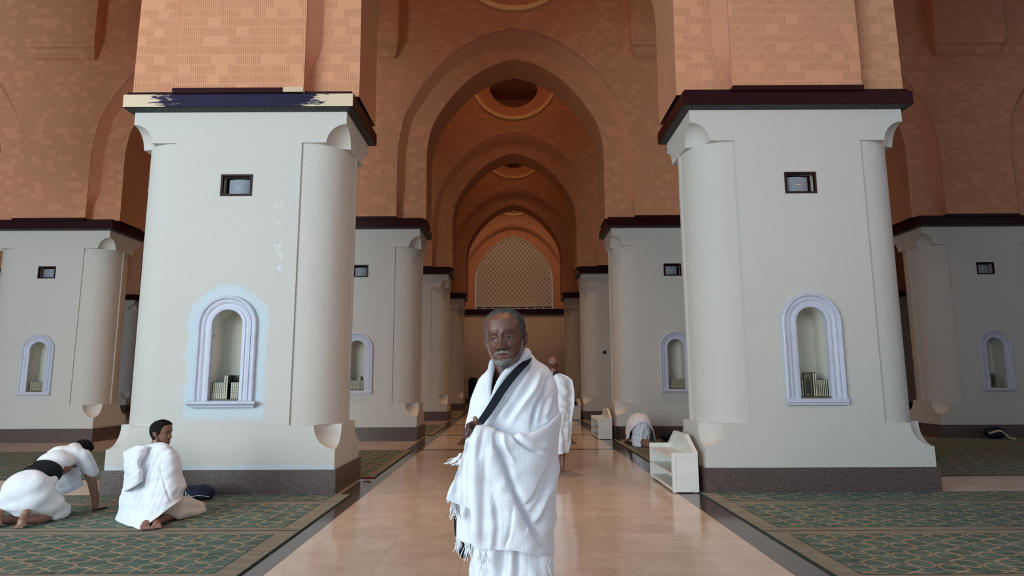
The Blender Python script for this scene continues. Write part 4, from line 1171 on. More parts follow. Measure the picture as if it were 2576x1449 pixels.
# hair and beard
az = np.arctan2(X, -Y_); aa = np.abs(az)
hair = smooth01((Z-hairline(az, 'recede')+.003*np.sin(X*190))/.010)
shell('hair', v, f, hair, .0045, 'grey_hair', man, hm, .0010, 1)
bear = smooth01((beardline(az)-Z)/.009)*smooth01((1.55-aa)/.1)
chinbare = np.exp(-(X/.017)**4-((Z-.031)/.006)**4); bear *= (1-.75*chinbare)
mst = np.exp(-((Z-.0605+.25*np.abs(X))/.0056)**4)*np.exp(-(X/.033)**6)*front
gt = np.exp(-((np.abs(X)-.034)/.006)**2-((Z-.036)/.014)**4)*front
bear = np.clip(np.maximum.reduce([bear, mst, gt*.22]), 0, 1)
mouth = np.exp(-((Z-.0455)/(.0095*np.clip(1-.6*(X/.027)**2, .2, 1)))**4)*np.exp(-(X/.027)**6); bear *= (1-mouth)
soft = bear.copy(); rgb = np.random.default_rng(3); sp_ = rgb.random(len(v))
sh_ = shell('beard', v, f, smooth01((bear-.25)/.6), .0040, 'white_beard', man, hm, .0011, 2, cut=.25)
wide = np.clip(np.maximum.reduce([smooth01((beardline(az)+.010-Z)/.016)*smooth01((1.55-aa)/.1), np.exp(-((Z-.0600+.3*np.abs(X))/.0080)**4)*np.exp(-(X/.037)**6)*front])*(1-mouth), 0, 1)*.75
ca = me.color_attributes['Col']; arr = np.empty(len(me.vertices)*4); ca.data.foreach_get('color', arr); arr = arr.reshape(-1, 4)
st = np.where(sp_ > .62, .30, .035)[:, None]*np.array((1, .97, .95)); k_ = (wide*(.35+.65*rgb.random(len(v))))[:, None]
arr[:len(v), :3] = arr[:len(v), :3]*(1-k_)+st*k_; ca.data.foreach_set('color', arr.ravel())

# lower garment
LG = [[(-.165, 2.60), (-.150, 2.50), (-.12, 2.46), (-.07, 2.445), (0, 2.44), (.06, 2.445), (.11, 2.46), (.150, 2.50), (.165, 2.60)]]
rows = []
for z, kx, ky in ((1.02, .82, .9), (.86, .90, .96), (.74, .93, 1), (.60, .95, 1.02), (.40, .96, 1.0), (.22, .97, .98), (.12, 1.0, .98)):
    rows.append([(-.005+x*kx*1.04, 2.62+(y-2.62)*ky, z) for x, y in LG[0]])
lg = drape('lower_towel', rows, 'terry_towel', man, px=False, Yb=2.78, seed=11, crinkle=.002, thick=.004,
           folds=[([(-.11, 0, .9), (-.10, 0, .6), (-.12, 0, .2)], .02, -.012, 'g'), ([(-.02, 0, .85), (-.03, 0, .55), (-.01, 0, .15)], .022, .014, 's'), ([(.02, 0, .86), (.015, 0, .5), (.03, 0, .15)], .012, -.010, 'g'), ([(.10, 0, .85), (.11, 0, .5), (.10, 0, .15)], .02, -.010, 'g')])
# upper towel: body wrap with the neckline
B = [
 [(1240, 908, 2.68), (1240, 925, 2.60), (1237, 950, 2.53), (1234, 975, 2.50), (1237, 1003, 2.485), (1252, 975, 2.49), (1275, 940, 2.52), (1300, 908, 2.575), (1327, 884, 2.66)],
 [(1224, 933, 2.66), (1228, 950, 2.58), (1227, 972, 2.52), (1228, 998, 2.488), (1237, 1018, 2.475), (1258, 1000, 2.475), (1287, 965, 2.495), (1318, 932, 2.55), (1350, 905, 2.66)],
 [(1203, 956, 2.66), (1209, 975, 2.575), (1215, 1000, 2.51), (1224, 1024, 2.48), (1241, 1042, 2.465), (1270, 1027, 2.46), (1307, 995, 2.475), (1346, 957, 2.53), (1384, 926, 2.66)],
 [(1188, 998, 2.66), (1194, 1015, 2.57), (1204, 1035, 2.50), (1221, 1052, 2.475), (1246, 1064, 2.46), (1282, 1053, 2.455), (1326, 1025, 2.465), (1370, 988, 2.53), (1402, 966, 2.66)],
 [(1177, 1042, 2.65), (1184, 1057, 2.56), (1198, 1072, 2.495), (1222, 1084, 2.475), (1250, 1090, 2.46), (1290, 1085, 2.45), (1336, 1068, 2.455), (1380, 1038, 2.52), (1408, 1012, 2.65)],
 [(1173, 1085, 2.64), (1181, 1098, 2.56), (1196, 1112, 2.50), (1222, 1120, 2.48), (1252, 1125, 2.465), (1292, 1122, 2.455), (1338, 1110, 2.46), (1380, 1080, 2.52), (1409, 1052, 2.65)],
 [(1170, 1150, 2.62), (1178, 1160, 2.55), (1196, 1165, 2.51), (1222, 1170, 2.49), (1252, 1170, 2.475), (1292, 1170, 2.465), (1336, 1165, 2.47), (1374, 1150, 2.52), (1400, 1140, 2.64)],
 [(1158, 1250, 2.60), (1167, 1255, 2.54), (1187, 1260, 2.51), (1220, 1262, 2.495), (1252, 1262, 2.485), (1292, 1262, 2.48), (1334, 1260, 2.485), (1366, 1250, 2.53), (1388, 1240, 2.63)],
 [(1148, 1352, 2.60), (1160, 1362, 2.53), (1184, 1368, 2.50), (1220, 1366, 2.49), (1252, 1364, 2.485), (1292, 1364, 2.48), (1330, 1364, 2.49), (1362, 1360, 2.53), (1380, 1350, 2.62)]]
fB = [([(1338, 915), (1310, 960), (1275, 1010), (1250, 1050)], .014, .010, 's'),
      ([(1362, 925), (1340, 975), (1300, 1030), (1275, 1070)], .016, .011, 's'),
      ([(1385, 950), (1372, 985), (1350, 1020), (1335, 1075)], .015, -.026, 'o'),
      ([(1392, 1000), (1375, 1040), (1368, 1070)], .014, .008, 's'),
      ([(1222, 945), (1212, 990), (1212, 1050)], .012, -.008, 'g'),
      ([(1205, 975), (1196, 1020), (1186, 1060)], .012, .007, 's'),
      ([(1325, 945), (1300, 985), (1262, 1040)], .006, -.006, 'g'), ([(1405, 1010), (1388, 1045), (1360, 1062)], .010, -.008, 'g')]
ub = drape('upper_towel', B, 'terry_towel', man, Yb=[2.73, 2.76, 2.78, 2.79, 2.79, 2.79, 2.78, 2.77, 2.76], folds=fB, seed=5, crinkle=.0016, thick=.004)
# rolled collar edges
def P3(l): return [P(*q) for q in l]
tube('collar_roll', P3([(1318, 886, 2.70), (1322, 888, 2.64), (1308, 905, 2.58), (1286, 926, 2.53), (1266, 948, 2.50), (1252, 972, 2.485), (1241, 1000, 2.475), (1232, 1030, 2.468)]), [.020, .024, .022, .019, .015, .013, .010, .006], 'terry_towel', ub, 16, .8)
tube('collar_roll', P3([(1246, 906, 2.70), (1240, 916, 2.62), (1234, 940, 2.54), (1230, 965, 2.505), (1230, 990, 2.485), (1234, 1015, 2.475)]), [.016, .018, .016, .013, .011, .007], 'terry_towel', ub, 16, .8)
# the sweep of towel hanging over the left forearm
Cc_ = [
 [(1200, 1094, 2.47), (1204, 1088, 2.455), (1209, 1080, 2.445), (1215, 1078, 2.44), (1246, 1084, 2.445), (1290, 1100, 2.45), (1340, 1094, 2.46), (1385, 1068, 2.52), (1406, 1046, 2.63)],
 [(1186, 1092, 2.42), (1192, 1080, 2.39), (1200, 1071, 2.375), (1207, 1067, 2.37), (1240, 1074, 2.375), (1288, 1093, 2.385), (1340, 1087, 2.41), (1388, 1060, 2.49), (1409, 1040, 2.62)],
 [(1174, 1112, 2.395), (1181, 1104, 2.365), (1189, 1096, 2.35), (1196, 1092, 2.34), (1236, 1098, 2.345), (1290, 1108, 2.36), (1344, 1104, 2.39), (1390, 1085, 2.475), (1408, 1072, 2.62)],
 [(1163, 1150, 2.42), (1173, 1150, 2.395), (1186, 1148, 2.38), (1191, 1148, 2.345), (1240, 1158, 2.35), (1295, 1166, 2.365), (1350, 1162, 2.395), (1390, 1152, 2.475), (1402, 1145, 2.62)],
 [(1140, 1205, 2.44), (1160, 1212, 2.415), (1186, 1215, 2.395), (1189.5, 1218, 2.355), (1245, 1230, 2.365), (1300, 1238, 2.375), (1350, 1238, 2.405), (1388, 1230, 2.475), (1399, 1222, 2.62)],
 [(1127, 1236, 2.45), (1156, 1250, 2.425), (1186, 1266, 2.405), (1188.5, 1290, 2.37), (1245, 1305, 2.375), (1300, 1312, 2.385), (1348, 1316, 2.415), (1385, 1308, 2.48), (1395, 1298, 2.60)],
 [(1120, 1253, 2.45), (1152, 1270, 2.43), (1185, 1289, 2.41), (1188, 1372, 2.385), (1245, 1384, 2.385), (1300, 1388, 2.392), (1345, 1396, 2.42), (1378, 1397, 2.48), (1390, 1382, 2.60)]]
fC = [([(1246, 1088), (1246, 1118), (1266, 1164), (1282, 1212), (1300, 1255), (1322, 1300), (1346, 1345), (1366, 1378)], .018, -.034, 'o'),
      ([(1238, 1092), (1238, 1130), (1252, 1180), (1270, 1240), (1296, 1300), (1330, 1360)], .030, .012, 'g'),
      ([(1289, 1092), (1306, 1112), (1330, 1128), (1366, 1142)], .010, -.020, 'o'),
      ([(1293, 1086), (1318, 1102), (1350, 1120), (1385, 1128)], .014, .010, 'g'),
      ([(1396, 1140), (1372, 1190), (1345, 1240), (1318, 1275)], .020, -.016, 'o'),
      ([(1402, 1170), (1385, 1225), (1350, 1290), (1330, 1320)], .018, .010, 's'),
      ([(1390, 1240), (1375, 1290), (1350, 1330)], .016, -.008, 'g'),
      ([(1205, 1080), (1198, 1130), (1196, 1200), (1198, 1290), (1200, 1370)], .018, .008, 'g'),
      ([(1225, 1110), (1222, 1180), (1218, 1260), (1216, 1360)], .012, -.006, 'g'),
      ([(1272, 1380), (1285, 1330), (1290, 1270)], .010, -.007, 'o'),
      ([(1240, 1385), (1246, 1320), (1240, 1250)], .014, .006, 's'),
      ([(1222, 1074), (1214, 1100), (1206, 1150)], .010, -.006, 'g'), ([(1262, 1086), (1268, 1120), (1290, 1160)], .010, .006, 's'),
      ([(1155, 1165), (1150, 1210), (1145, 1255)], .010, -.005, 'g'), ([(1172, 1130), (1168, 1200), (1168, 1275)], .010, .005, 's')]
us = drape('towel_sweep', Cc_, 'terry_towel', man, Yb=[2.70, 2.78, 2.80, 2.80, 2.80, 2.79, 2.79], folds=fC, seed=9, crinkle=.0016, n_v=36, thick=.004)
for i, (u, v_, Y, L, n) in enumerate([(1159, 1146, 2.44, .040, 5), (1156, 1152, 2.44, .045, 5), (1160, 1160, 2.44, .030, 4), (1128, 1258, 2.46, .010, 2), (1140, 1262, 2.47, .055, 4), (1147, 1270, 2.48, .050, 4), (1154, 1278, 2.50, .04, 3),
                                      (1151, 1358, 2.58, .055, 3), (1157, 1362, 2.55, .03, 3), (1172, 1368, 2.51, .060, 3), (1179, 1372, 2.50, .05, 3),
                                      (1208, 1385, 2.40, .05, 4), (1222, 1387, 2.40, .055, 4), (1216, 1400, 2.40, .06, 4), (1380, 1392, 2.50, .07, 4), (1385, 1398, 2.52, .085, 4), (1377, 1402, 2.49, .08, 4)]):
    tassel(us if i < 7 or i > 10 else ub, u, v_, Y, L, n, seed=i)
# strap and the bag it carries
t = empty('shoulder_bag', 'black shoulder bag hanging behind the standing man, its strap crossing his chest', 'bag', P(1165, 1330, 2.66))
def rel(l, o): return [tuple(Vector(P(*q))-Vector(o.location)) for q in l]
def band(name, pts, w_, mat, parent, nrm=(0, -1, 0), n=60, th=.003):
    p = smoothcurve(pts, n); mb = MB(); A, B_ = [], []
    ws = w_ if isinstance(w_, (list, tuple)) else [w_, w_]
    for i in range(n):
        tdir = Vector(p[min(i+1, n-1)]-p[max(i-1, 0)]).normalized(); a = tdir.cross(Vector(nrm)).normalized(); W_ = np.interp(i/(n-1), np.linspace(0, 1, len(ws)), ws)
        A.append(Vector(p[i])+a*W_/2); B_.append(Vector(p[i])-a*W_/2)
    d = Vector(nrm).normalized()*th
    mb.strip([x+d for x in B_], [x+d for x in A]); mb.strip(A, B_); mb.strip([x+d for x in A], A); mb.strip(B_, [x+d for x in B_])
    return mb.build(name, mat, parent)
band('strap', rel([(1329, 904, 2.70), (1331, 903, 2.635), (1327, 909, 2.572), (1310, 925, 2.520), (1287, 950, 2.480), (1262, 983, 2.452), (1240, 1018, 2.442), (1222, 1045, 2.440), (1207, 1066, 2.435), (1190, 1100, 2.47)], t), [.020, .024, .026, .030, .032, .033, .034, .031, .026, .02], 'black_cloth', t, (-.25, -1, .25))
blob('pouch', [[(tuple(Vector(P(1163, 1315, 2.66))-t.location), 1, (.035, .05, .085))], [(tuple(Vector(P(1170, 1370, 2.64))-t.location), 1, (.030, .045, .055))]], .008, 'black_cloth', t)

# ================================================================== the man walking away
wx = .74; WY = 9.5
ch = [[((.612, 9.5, 1.52), .05), ((.62, 9.5, 1.42), .052)], [((.69, 9.52, 1.33), 1, (.14, .08, .08))], [((.70, 9.54, 1.15), 1, (.14, .10, .25))], [((.69, 9.55, .90), 1, (.14, .10, .16))],
      [((.81, 9.52, 1.32), .042), ((.85, 9.53, 1.1), .036), ((.80, 9.60, .98), .03)],
      [((.74, 9.57, .85), .07), ((.74, 9.59, .48), .045), ((.742, 9.60, .30), .046), ((.735, 9.55, .09), .032)],
      [((.63, 9.55, .85), .075), ((.60, 9.62, .48), .058), ((.595, 9.75, .30), .05), ((.59, 9.86, .09), .032)]]
ch += foot_chains((.732, 9.50, .045), (.722, 9.74, .032)); ch += foot_chains((.59, 9.84, .045), (.585, 10.07, .032))
bd = blob('_', ch, .012, None, smooth=3)
hv_, hf_ = head_mesh(90, 80); hw = headmatrix((.612, 9.52, 1.600), radians(178), radians(-8), radians(0), 1.0)
sk2 = (.20, .095, .06)
hcl = face_colors(hv_, sk2, (.2, .09, .07)); Xh, Yh, Zh, fh, sg = masks(hv_); m = smooth01((np.abs(np.arctan2(Xh, -Yh))-1.6)/.3)*smooth01((.16-Zh)/.03); hcl = hcl*(1-.55*m[:, None])
er = blob('_', ear_chains(-1)+ear_chains(1), .006, None, smooth=1); ev, ef, ec = me_part(er, sk2)
me = join('person', [(xf(hv_, hw), hf_, hcl), (xf(ev, hw), ef, ec), me_part(bd, (.17, .075, .05))], 'skin')
wk = tag(link('person', me), 'bald man in white wraps walking away down the aisle, behind the bearded man', 'person')
rws = []
for z, xl, xr, yf, yb in ((1.47, .555, .70, 9.42, 9.58), (1.43, .50, .80, 9.38, 9.62), (1.36, .47, .90, 9.34, 9.64), (1.22, .46, .925, 9.33, 9.66), (1.04, .46, .925, 9.34, 9.66), (.90, .47, .91, 9.35, 9.66), (.74, .49, .87, 9.36, 9.66), (.68, .50, .855, 9.37, 9.66)):
    rws.append([(xl+(xr-xl)*u, yb-(yb-yf)*sin(pi*u)**.6 if 0 < u < 1 else 9.5, z) for u in (0, .12, .3, .5, .7, .88, 1)])
drape('upper_towel', rws, 'thin_towel', wk, px=False, Yb=9.70, seed=21, n_u=14, n_v=14, crinkle=.0018, thick=.003,
      folds=[([(.60, 0, 1.40), (.75, 0, 1.2), (.90, 0, 1.06)], .05, .012, 's'), ([(.55, 0, 1.25), (.72, 0, 1.05), (.90, 0, .93)], .045, .012, 's'), ([(.80, 0, 1.40), (.86, 0, 1.2), (.88, 0, .8)], .04, -.011, 'g'), ([(.62, 0, 1.0), (.78, 0, .9), (.88, 0, .82)], .03, .015, 's')])
rws = []
for z, xl, xr in ((.95, .50, .90), (.75, .49, .895), (.55, .50, .88), (.38, .51, .855), (.285, .52, .835)):
    rws.append([(xl+(xr-xl)*u, 9.68-.30*sin(pi*u)**.6 if 0 < u < 1 else 9.56, z+(.0 if z > .3 else .02*(u-.5))) for u in (0, .12, .3, .5, .7, .88, 1)])
drape('lower_towel', rws, 'thin_towel', wk, px=False, Yb=9.82, seed=23, n_u=14, n_v=14, crinkle=.004, thick=.006, folds=[([(.72, 0, .7), (.76, 0, .5), (.78, 0, .3)], .03, -.018, 'g'), ([(.80, 0, .8), (.79, 0, .3)], .03, .012, 's')])
tag(band('bag_strap', [(.575, 9.40, 1.40), (.615, 9.385, 1.452), (.655, 9.43, 1.478), (.70, 9.50, 1.482)], .03, 'black_cloth', None, (0, -.9, .45), 20), 'short black bag strap over the back of the walking bald man', 'strap')

# ================================================================== the man sitting on the carpet
hs = headmatrix((-3.575, 6.45, .862), radians(82), radians(0), radians(0), 1.04)
sk3 = (.22, .105, .070)
hv_, hf_ = head_mesh(150, 120); hcl = face_colors(hv_, sk3, (.25, .11, .09)); Xh, Yh, Zh, fh, sg = masks(hv_)
az = np.abs(np.arctan2(Xh, -Yh)); bm_ = smooth01((beardline(az)-Zh)/.012)*smooth01((1.55-az)/.1)
bm_ = np.clip(np.maximum(bm_, np.exp(-((Zh-.06)/.005)**4)*np.exp(-(Xh/.028)**6)), 0, 1); hcl = hcl*(1-.72*bm_[:, None])
er = blob('_', ear_chains(-1)+ear_chains(1), .005, None, smooth=1); ev, ef, ec = me_part(er, sk3)
ch = [[((-3.60, 6.45, .80), .055), ((-3.61, 6.44, .70), .062)], [((-3.62, 6.43, .62), 1, (.18, .10, .10))], [((-3.62, 6.40, .42), 1, (.15, .11, .2))], [((-3.60, 6.42, .20), 1, (.14, .11, .13))],
      [((-3.45, 6.45, .62), .055), ((-3.38, 6.45, .42), .045), ((-3.36, 6.55, .30), .035)], [((-3.79, 6.45, .62), .055), ((-3.82, 6.45, .42), .045), ((-3.74, 6.6, .30), .035)],
      [((-3.52, 6.44, .16), .075), ((-3.33, 6.70, .10), .060), ((-3.40, 6.40, .06), .042), ((-3.42, 6.16, .06), .036)],
      [((-3.72, 6.44, .16), .075), ((-3.80, 6.75, .10), .060), ((-3.60, 6.45, .06), .042), ((-3.40, 6.22, .055), .036)]]
ch += foot_chains((-3.42, 6.20, .06), (-3.33, 6.03, .030), (-.3, 0, 1)); ch += foot_chains((-3.50, 6.16, .055), (-3.41, 5.99, .032), (.3, 0, 1))
for (fx, fy), (dx, dy) in (((-3.325, 6.035), (.47, -.88)), ((-3.405, 5.995), (.47, -.88))):
    for i in range(5):
        o_ = (i-2)*.0165; px_, py_ = fx-dy*o_, fy+dx*o_
        ch.append([((px_-dx*.03, py_-dy*.03, .036), .0115), ((px_+dx*.006, py_+dy*.006, .034), .0098 if i else .0125)])
bd = blob('_', ch, .0048, None, smooth=1)
displace(bd, lambda co, nr: np.where(co[:, 2:3] < .019, np.c_[co[:, 0], co[:, 1], np.full(len(co), .019)], co))
me = join('person', [(xf(hv_, hs), hf_, hcl), (xf(ev, hs), ef, ec), me_part(bd, (.24, .12, .09))], 'skin')
sit = tag(link('person', me), 'dark-haired man in white towel sitting by the left pillar, face turned right', 'person')
hr = smooth01((Zh-hairline(az, 'young'))/.012)
shell('hair', hv_, hf_, hr, .012, 'black_hair', sit, hs, .0015, 4)
S = [
 [(384, 1118, 6.50), (386, 1114, 6.42), (392, 1112, 6.38), (404, 1112, 6.36), (418, 1115, 6.37), (430, 1122, 6.42), (434, 1126, 6.48)],
 [(352, 1128, 6.46), (362, 1122, 6.38), (378, 1120, 6.34), (402, 1122, 6.32), (424, 1126, 6.33), (440, 1134, 6.40), (446, 1140, 6.48)],
 [(322, 1150, 6.46), (340, 1144, 6.36), (362, 1146, 6.31), (396, 1150, 6.28), (428, 1152, 6.29), (448, 1156, 6.38), (453, 1162, 6.48)],
 [(313, 1190, 6.46), (330, 1192, 6.34), (360, 1194, 6.27), (396, 1196, 6.24), (430, 1196, 6.26), (454, 1194, 6.36), (462, 1196, 6.48)],
 [(308, 1235, 6.46), (326, 1240, 6.32), (356, 1246, 6.24), (392, 1244, 6.20), (428, 1236, 6.23), (458, 1226, 6.34), (468, 1220, 6.46)],
 [(296, 1285, 6.50), (316, 1298, 6.30), (346, 1306, 6.17), (380, 1292, 6.14), (416, 1270, 6.18), (448, 1252, 6.30), (460, 1246, 6.44)],
 [(289, 1303, 6.58), (312, 1326, 6.24), (343, 1337, 6.055), (374, 1318, 6.09), (412, 1288, 6.15), (446, 1264, 6.28), (457, 1257, 6.44)]]
def PS(r): return [P(*q) for q in r]
S = [PS(r) for r in S]
def zx(u, v_, Y=6.28): return P(u, v_, Y)
cape = drape('upper_towel', S, 'thin_towel', sit, px=False, Yb=[6.54, 6.58, 6.62, 6.66, 6.68, 6.70, 6.72], seed=31, n_u=22, n_v=22, crinkle=.003, thick=.006,
      folds=[([zx(392, 1130), zx(378, 1180), zx(352, 1250), zx(330, 1320)], .022, .014, 's'), ([zx(400, 1165), zx(420, 1215), zx(440, 1262)], .014, -.014, 'o'), ([zx(372, 1200), zx(365, 1260), zx(360, 1320)], .02, .012, 's'),
             ([zx(322, 1200), zx(320, 1260), zx(312, 1320)], .016, -.012, 'g'), ([zx(345, 1150), zx(338, 1230), zx(325, 1310)], .02, .012, 's'), ([zx(440, 1150), zx(452, 1200), zx(448, 1250)], .016, .010, 's'), ([zx(410, 1150), zx(405, 1220), zx(390, 1300)], .014, -.008, 'g')])
fl = [
 [(330, 1126, 6.34), (345, 1122, 6.28), (362, 1122, 6.27), (374, 1124, 6.30)],
 [(312, 1136, 6.36), (330, 1134, 6.25), (350, 1140, 6.22), (364, 1148, 6.27)],
 [(311, 1158, 6.36), (326, 1160, 6.22), (344, 1166, 6.19), (352, 1172, 6.24)],
 [(314, 1190, 6.36), (324, 1180, 6.21), (345, 1172, 6.18), (357, 1178, 6.22)],
 [(316, 1206, 6.34), (328, 1200, 6.20), (344, 1196, 6.17), (356, 1196, 6.21)],
 [(312, 1236, 6.34), (324, 1232, 6.21), (342, 1222, 6.18), (354, 1212, 6.21)]]
drape('towel_end', [PS(r) for r in fl], 'thin_towel', cape, px=False, Yb=6.36, nb=3, seed=33, n_u=20, n_v=16, crinkle=.003, thick=.005, folds=[([zx(325, 1140), zx(330, 1180), zx(318, 1230)], .012, .012, 's'), ([zx(348, 1136), zx(336, 1160), zx(340, 1190)], .010, -.012, 'o'), ([zx(314, 1185), zx(335, 1176), zx(352, 1178)], .008, -.010, 'g')])
blob('lower_towel', [[((-3.56, 6.42, .16), 1, (.17, .14, .12))], [((-3.46, 6.40, .15), .125), ((-3.36, 6.60, .12), .095), ((-3.29, 6.74, .075), .062)], [((-3.34, 6.45, .07), .06), ((-3.26, 6.66, .04), .038), ((-3.24, 6.76, .035), .030)], [((-3.70, 6.48, .14), .10), ((-3.80, 6.72, .10), .08)]], .012, 'grey_cloth', sit, 6,
     extra=chainf(wr(60, .007, (.5, -.6, .9), 5), lambda co, nr: np.where(co[:, 2:3] < .018, np.c_[co[:, 0], co[:, 1], np.full(len(co), .018)], co)))

# ================================================================== the man kneeling on hands and knees, far left
ch = [[((-4.80, 6.98, .60), .055), ((-4.78, 6.88, .60), .062)],
      [((-4.75, 6.80, .58), 1, (.18, .12, .10))], [((-4.74, 6.62, .52), 1, (.15, .17, .11))], [((-4.74, 6.42, .43), 1, (.15, .15, .12))], [((-4.74, 6.30, .36), 1, (.17, .13, .14))],
      [((-4.66, 6.30, .33), .10), ((-4.60, 6.50, .09), .065), ((-4.615, 6.30, .06), .052), ((-4.64, 6.16, .075), .036)],
      [((-4.84, 6.30, .33), .10), ((-4.84, 6.50, .09), .065), ((-4.86, 6.30, .06), .052), ((-4.90, 6.17, .075), .036)],
      [((-4.585, 6.82, .56), .058), ((-4.51, 6.86, .33), .046), ((-4.478, 6.89, .14), .034), ((-4.47, 6.89, .05), .028)],
      [((-4.92, 6.82, .56), .058), ((-4.95, 6.88, .33), .046), ((-4.95, 6.92, .14), .034), ((-4.95, 6.92, .05), .028)]]
ch += foot_chains((-4.645, 6.15, .155), (-4.66, 6.115, .035), (0, -1, .1)); ch += foot_chains((-4.905, 6.16, .155), (-4.90, 6.13, .035), (0, -1, .1))
ch += [[((-4.645, 6.15, .15), .034), ((-4.655, 6.12, .05), .036), ((-4.66, 6.14, .035), .022)], [((-4.905, 6.16, .15), .034), ((-4.905, 6.13, .05), .036)]]
for fx, fy in ((-4.662, 6.105), (-4.905, 6.115)): ch += [[((fx+(i-2)*.0155, fy+.012, .045), .010), ((fx+(i-2)*.0160, fy-.006, .026), .0088 if i != 3 else .0095)] for i in range(5)]
ch += hand_chains((-4.475, 6.89, .036), (.10, 1, 0), (0, 0, 1), (-1, .1, 0), curl=.05); ch += hand_chains((-4.95, 6.92, .036), (0, 1, 0), (0, 0, 1), (1, 0, 0), curl=.05)
bd = blob('_', ch, .0048, None, smooth=1)
displace(bd, lambda co, nr: np.where(co[:, 2:3] < .019, np.c_[co[:, 0], co[:, 1], np.full(len(co), .019)], co))
hk = headmatrix((-4.79, 7.07, .615), radians(178), radians(38), radians(0), 1.0)
hv_, hf_ = head_mesh(110, 90); sk4 = (.20, .095, .06); hcl = face_colors(hv_, sk4, (.2, .09, .07)); Xh, Yh, Zh, fh, sg = masks(hv_)
er = blob('_', ear_chains(-1)+ear_chains(1), .006, None, smooth=1); ev, ef, ec = me_part(er, sk4)
me = join('person', [(xf(hv_, hk), hf_, hcl), (xf(ev, hk), ef, ec), me_part(bd, (.27, .14, .10))], 'skin')
kn = tag(link('person', me), 'man in white with black waist belt on hands and knees, far left', 'person')
az = np.abs(np.arctan2(Xh, -Yh)); hr = smooth01((Zh-hairline(az, 'young'))/.012)
shell('hair', hv_, hf_, hr, .010, 'black_hair', kn, hk, .003, 5)
fl0 = lambda co, nr: np.where(co[:, 2:3] < .018, np.c_[co[:, 0], co[:, 1], np.full(len(co), .018)], co)
blob('lower_towel', [[((-4.745, 6.27, .35), 1, (.225, .165, .175))], [((-4.74, 6.30, .24), 1, (.215, .17, .16))], [((-4.72, 6.40, .20), 1, (.20, .17, .15))], [((-4.74, 6.38, .40), 1, (.19, .13, .13))],
                     [((-4.66, 6.27, .27), .145), ((-4.61, 6.40, .17), .125), ((-4.585, 6.55, .09), .078)], [((-4.84, 6.27, .27), .145), ((-4.84, 6.42, .17), .12), ((-4.84, 6.55, .09), .078)],
                     [((-4.57, 6.44, .085), .07), ((-4.56, 6.54, .07), .062)], [((-4.75, 6.40, .12), 1, (.16, .14, .10))]], .010, 'wrap_cloth', kn, 16, extra=chainf(wr(46, .007, (.2, .75, -.8), 8, .35), fl0))
rk = []
def ringyz(cx, cy, cz, hw_, hh, tilt, n=9, low=1.0):
    r = []
    for i in range(n):
        a = pi*i/(n-1)                       # from left side over the top to the right side
        x = cx-hw_*cos(a); h = hh*sin(a)**.8 if 0 < i < n-1 else -hh*low*.4
        r.append((x, cy-h*sin(tilt)*1, cz+h*cos(tilt)))
    return r
blob('upper_towel', [[((-4.745, 6.48, .50), 1, (.16, .13, .105))], [((-4.745, 6.62, .56), 1, (.17, .16, .115))], [((-4.75, 6.78, .60), 1, (.20, .14, .115))],
                     [((-4.785, 6.90, .63), .085), ((-4.79, 6.95, .645), .075)],
                     [((-4.585, 6.80, .585), .085), ((-4.545, 6.84, .48), .078), ((-4.525, 6.86, .42), .070)], [((-4.92, 6.82, .58), .085), ((-4.96, 6.86, .42), .070), ((-4.96, 6.86, .25), .05)]], .010, 'wrap_cloth', kn, 16,
     extra=wr(30, .006, (.7, .6, .5), 12, .3))
# loose cloth hanging below the chest
hang = [[(-4.93, 6.72, .48), (-4.80, 6.74, .46), (-4.68, 6.76, .47), (-4.60, 6.78, .50)], [(-4.93, 6.70, .36), (-4.80, 6.72, .33), (-4.66, 6.77, .34), (-4.59, 6.80, .38)], [(-4.92, 6.62, .24), (-4.78, 6.66, .21), (-4.66, 6.76, .23), (-4.57, 6.82, .29)]]
drape('towel_end', hang, 'wrap_cloth', kn, px=False, nb=3, Yb=6.84, seed=41, n_u=14, n_v=14, crinkle=.004, thick=.004)
# belt
def bw_(co, nr):
    co = co.copy(); co[:, 0] = -4.745+(co[:, 0]+4.745)*1.36; return co
bl = blob('waist_belt', [[((-4.745, 6.385, .435), .130), ((-4.745, 6.455, .470), .133)]], .008, 'black_cloth', kn, 1, extra=bw_)
# emblem: an oval ring with a few strokes, sewn on the belt
na = Vector((-.25, -.42, .87)).normalized(); ax = Vector((.95, .05, .25)); ax = (ax-na*ax.dot(na)).normalized(); ay = na.cross(ax)
ctr = Vector((-4.80, 6.36, .560)); ctr = ctr+na*.012
mb = MB()
def ov(r1, r2, k=0): return [ctr+na*k+ax*(r1*cos(a))+ay*(r2*sin(a)) for a in np.linspace(0, 2*pi, 29)]
mb.strip(ov(.026, .013), ov(.0225, .0105), None, 0, False)
for x in (-.013, -.005, .004, .012):
    mb.face([ctr+ax*(x-.002)-ay*.005, ctr+ax*(x+.002)-ay*.004, ctr+ax*(x+.003)+ay*.005, ctr+ax*(x-.001)+ay*.004])
mb.build('emblem', 'yellow_thread', bl)

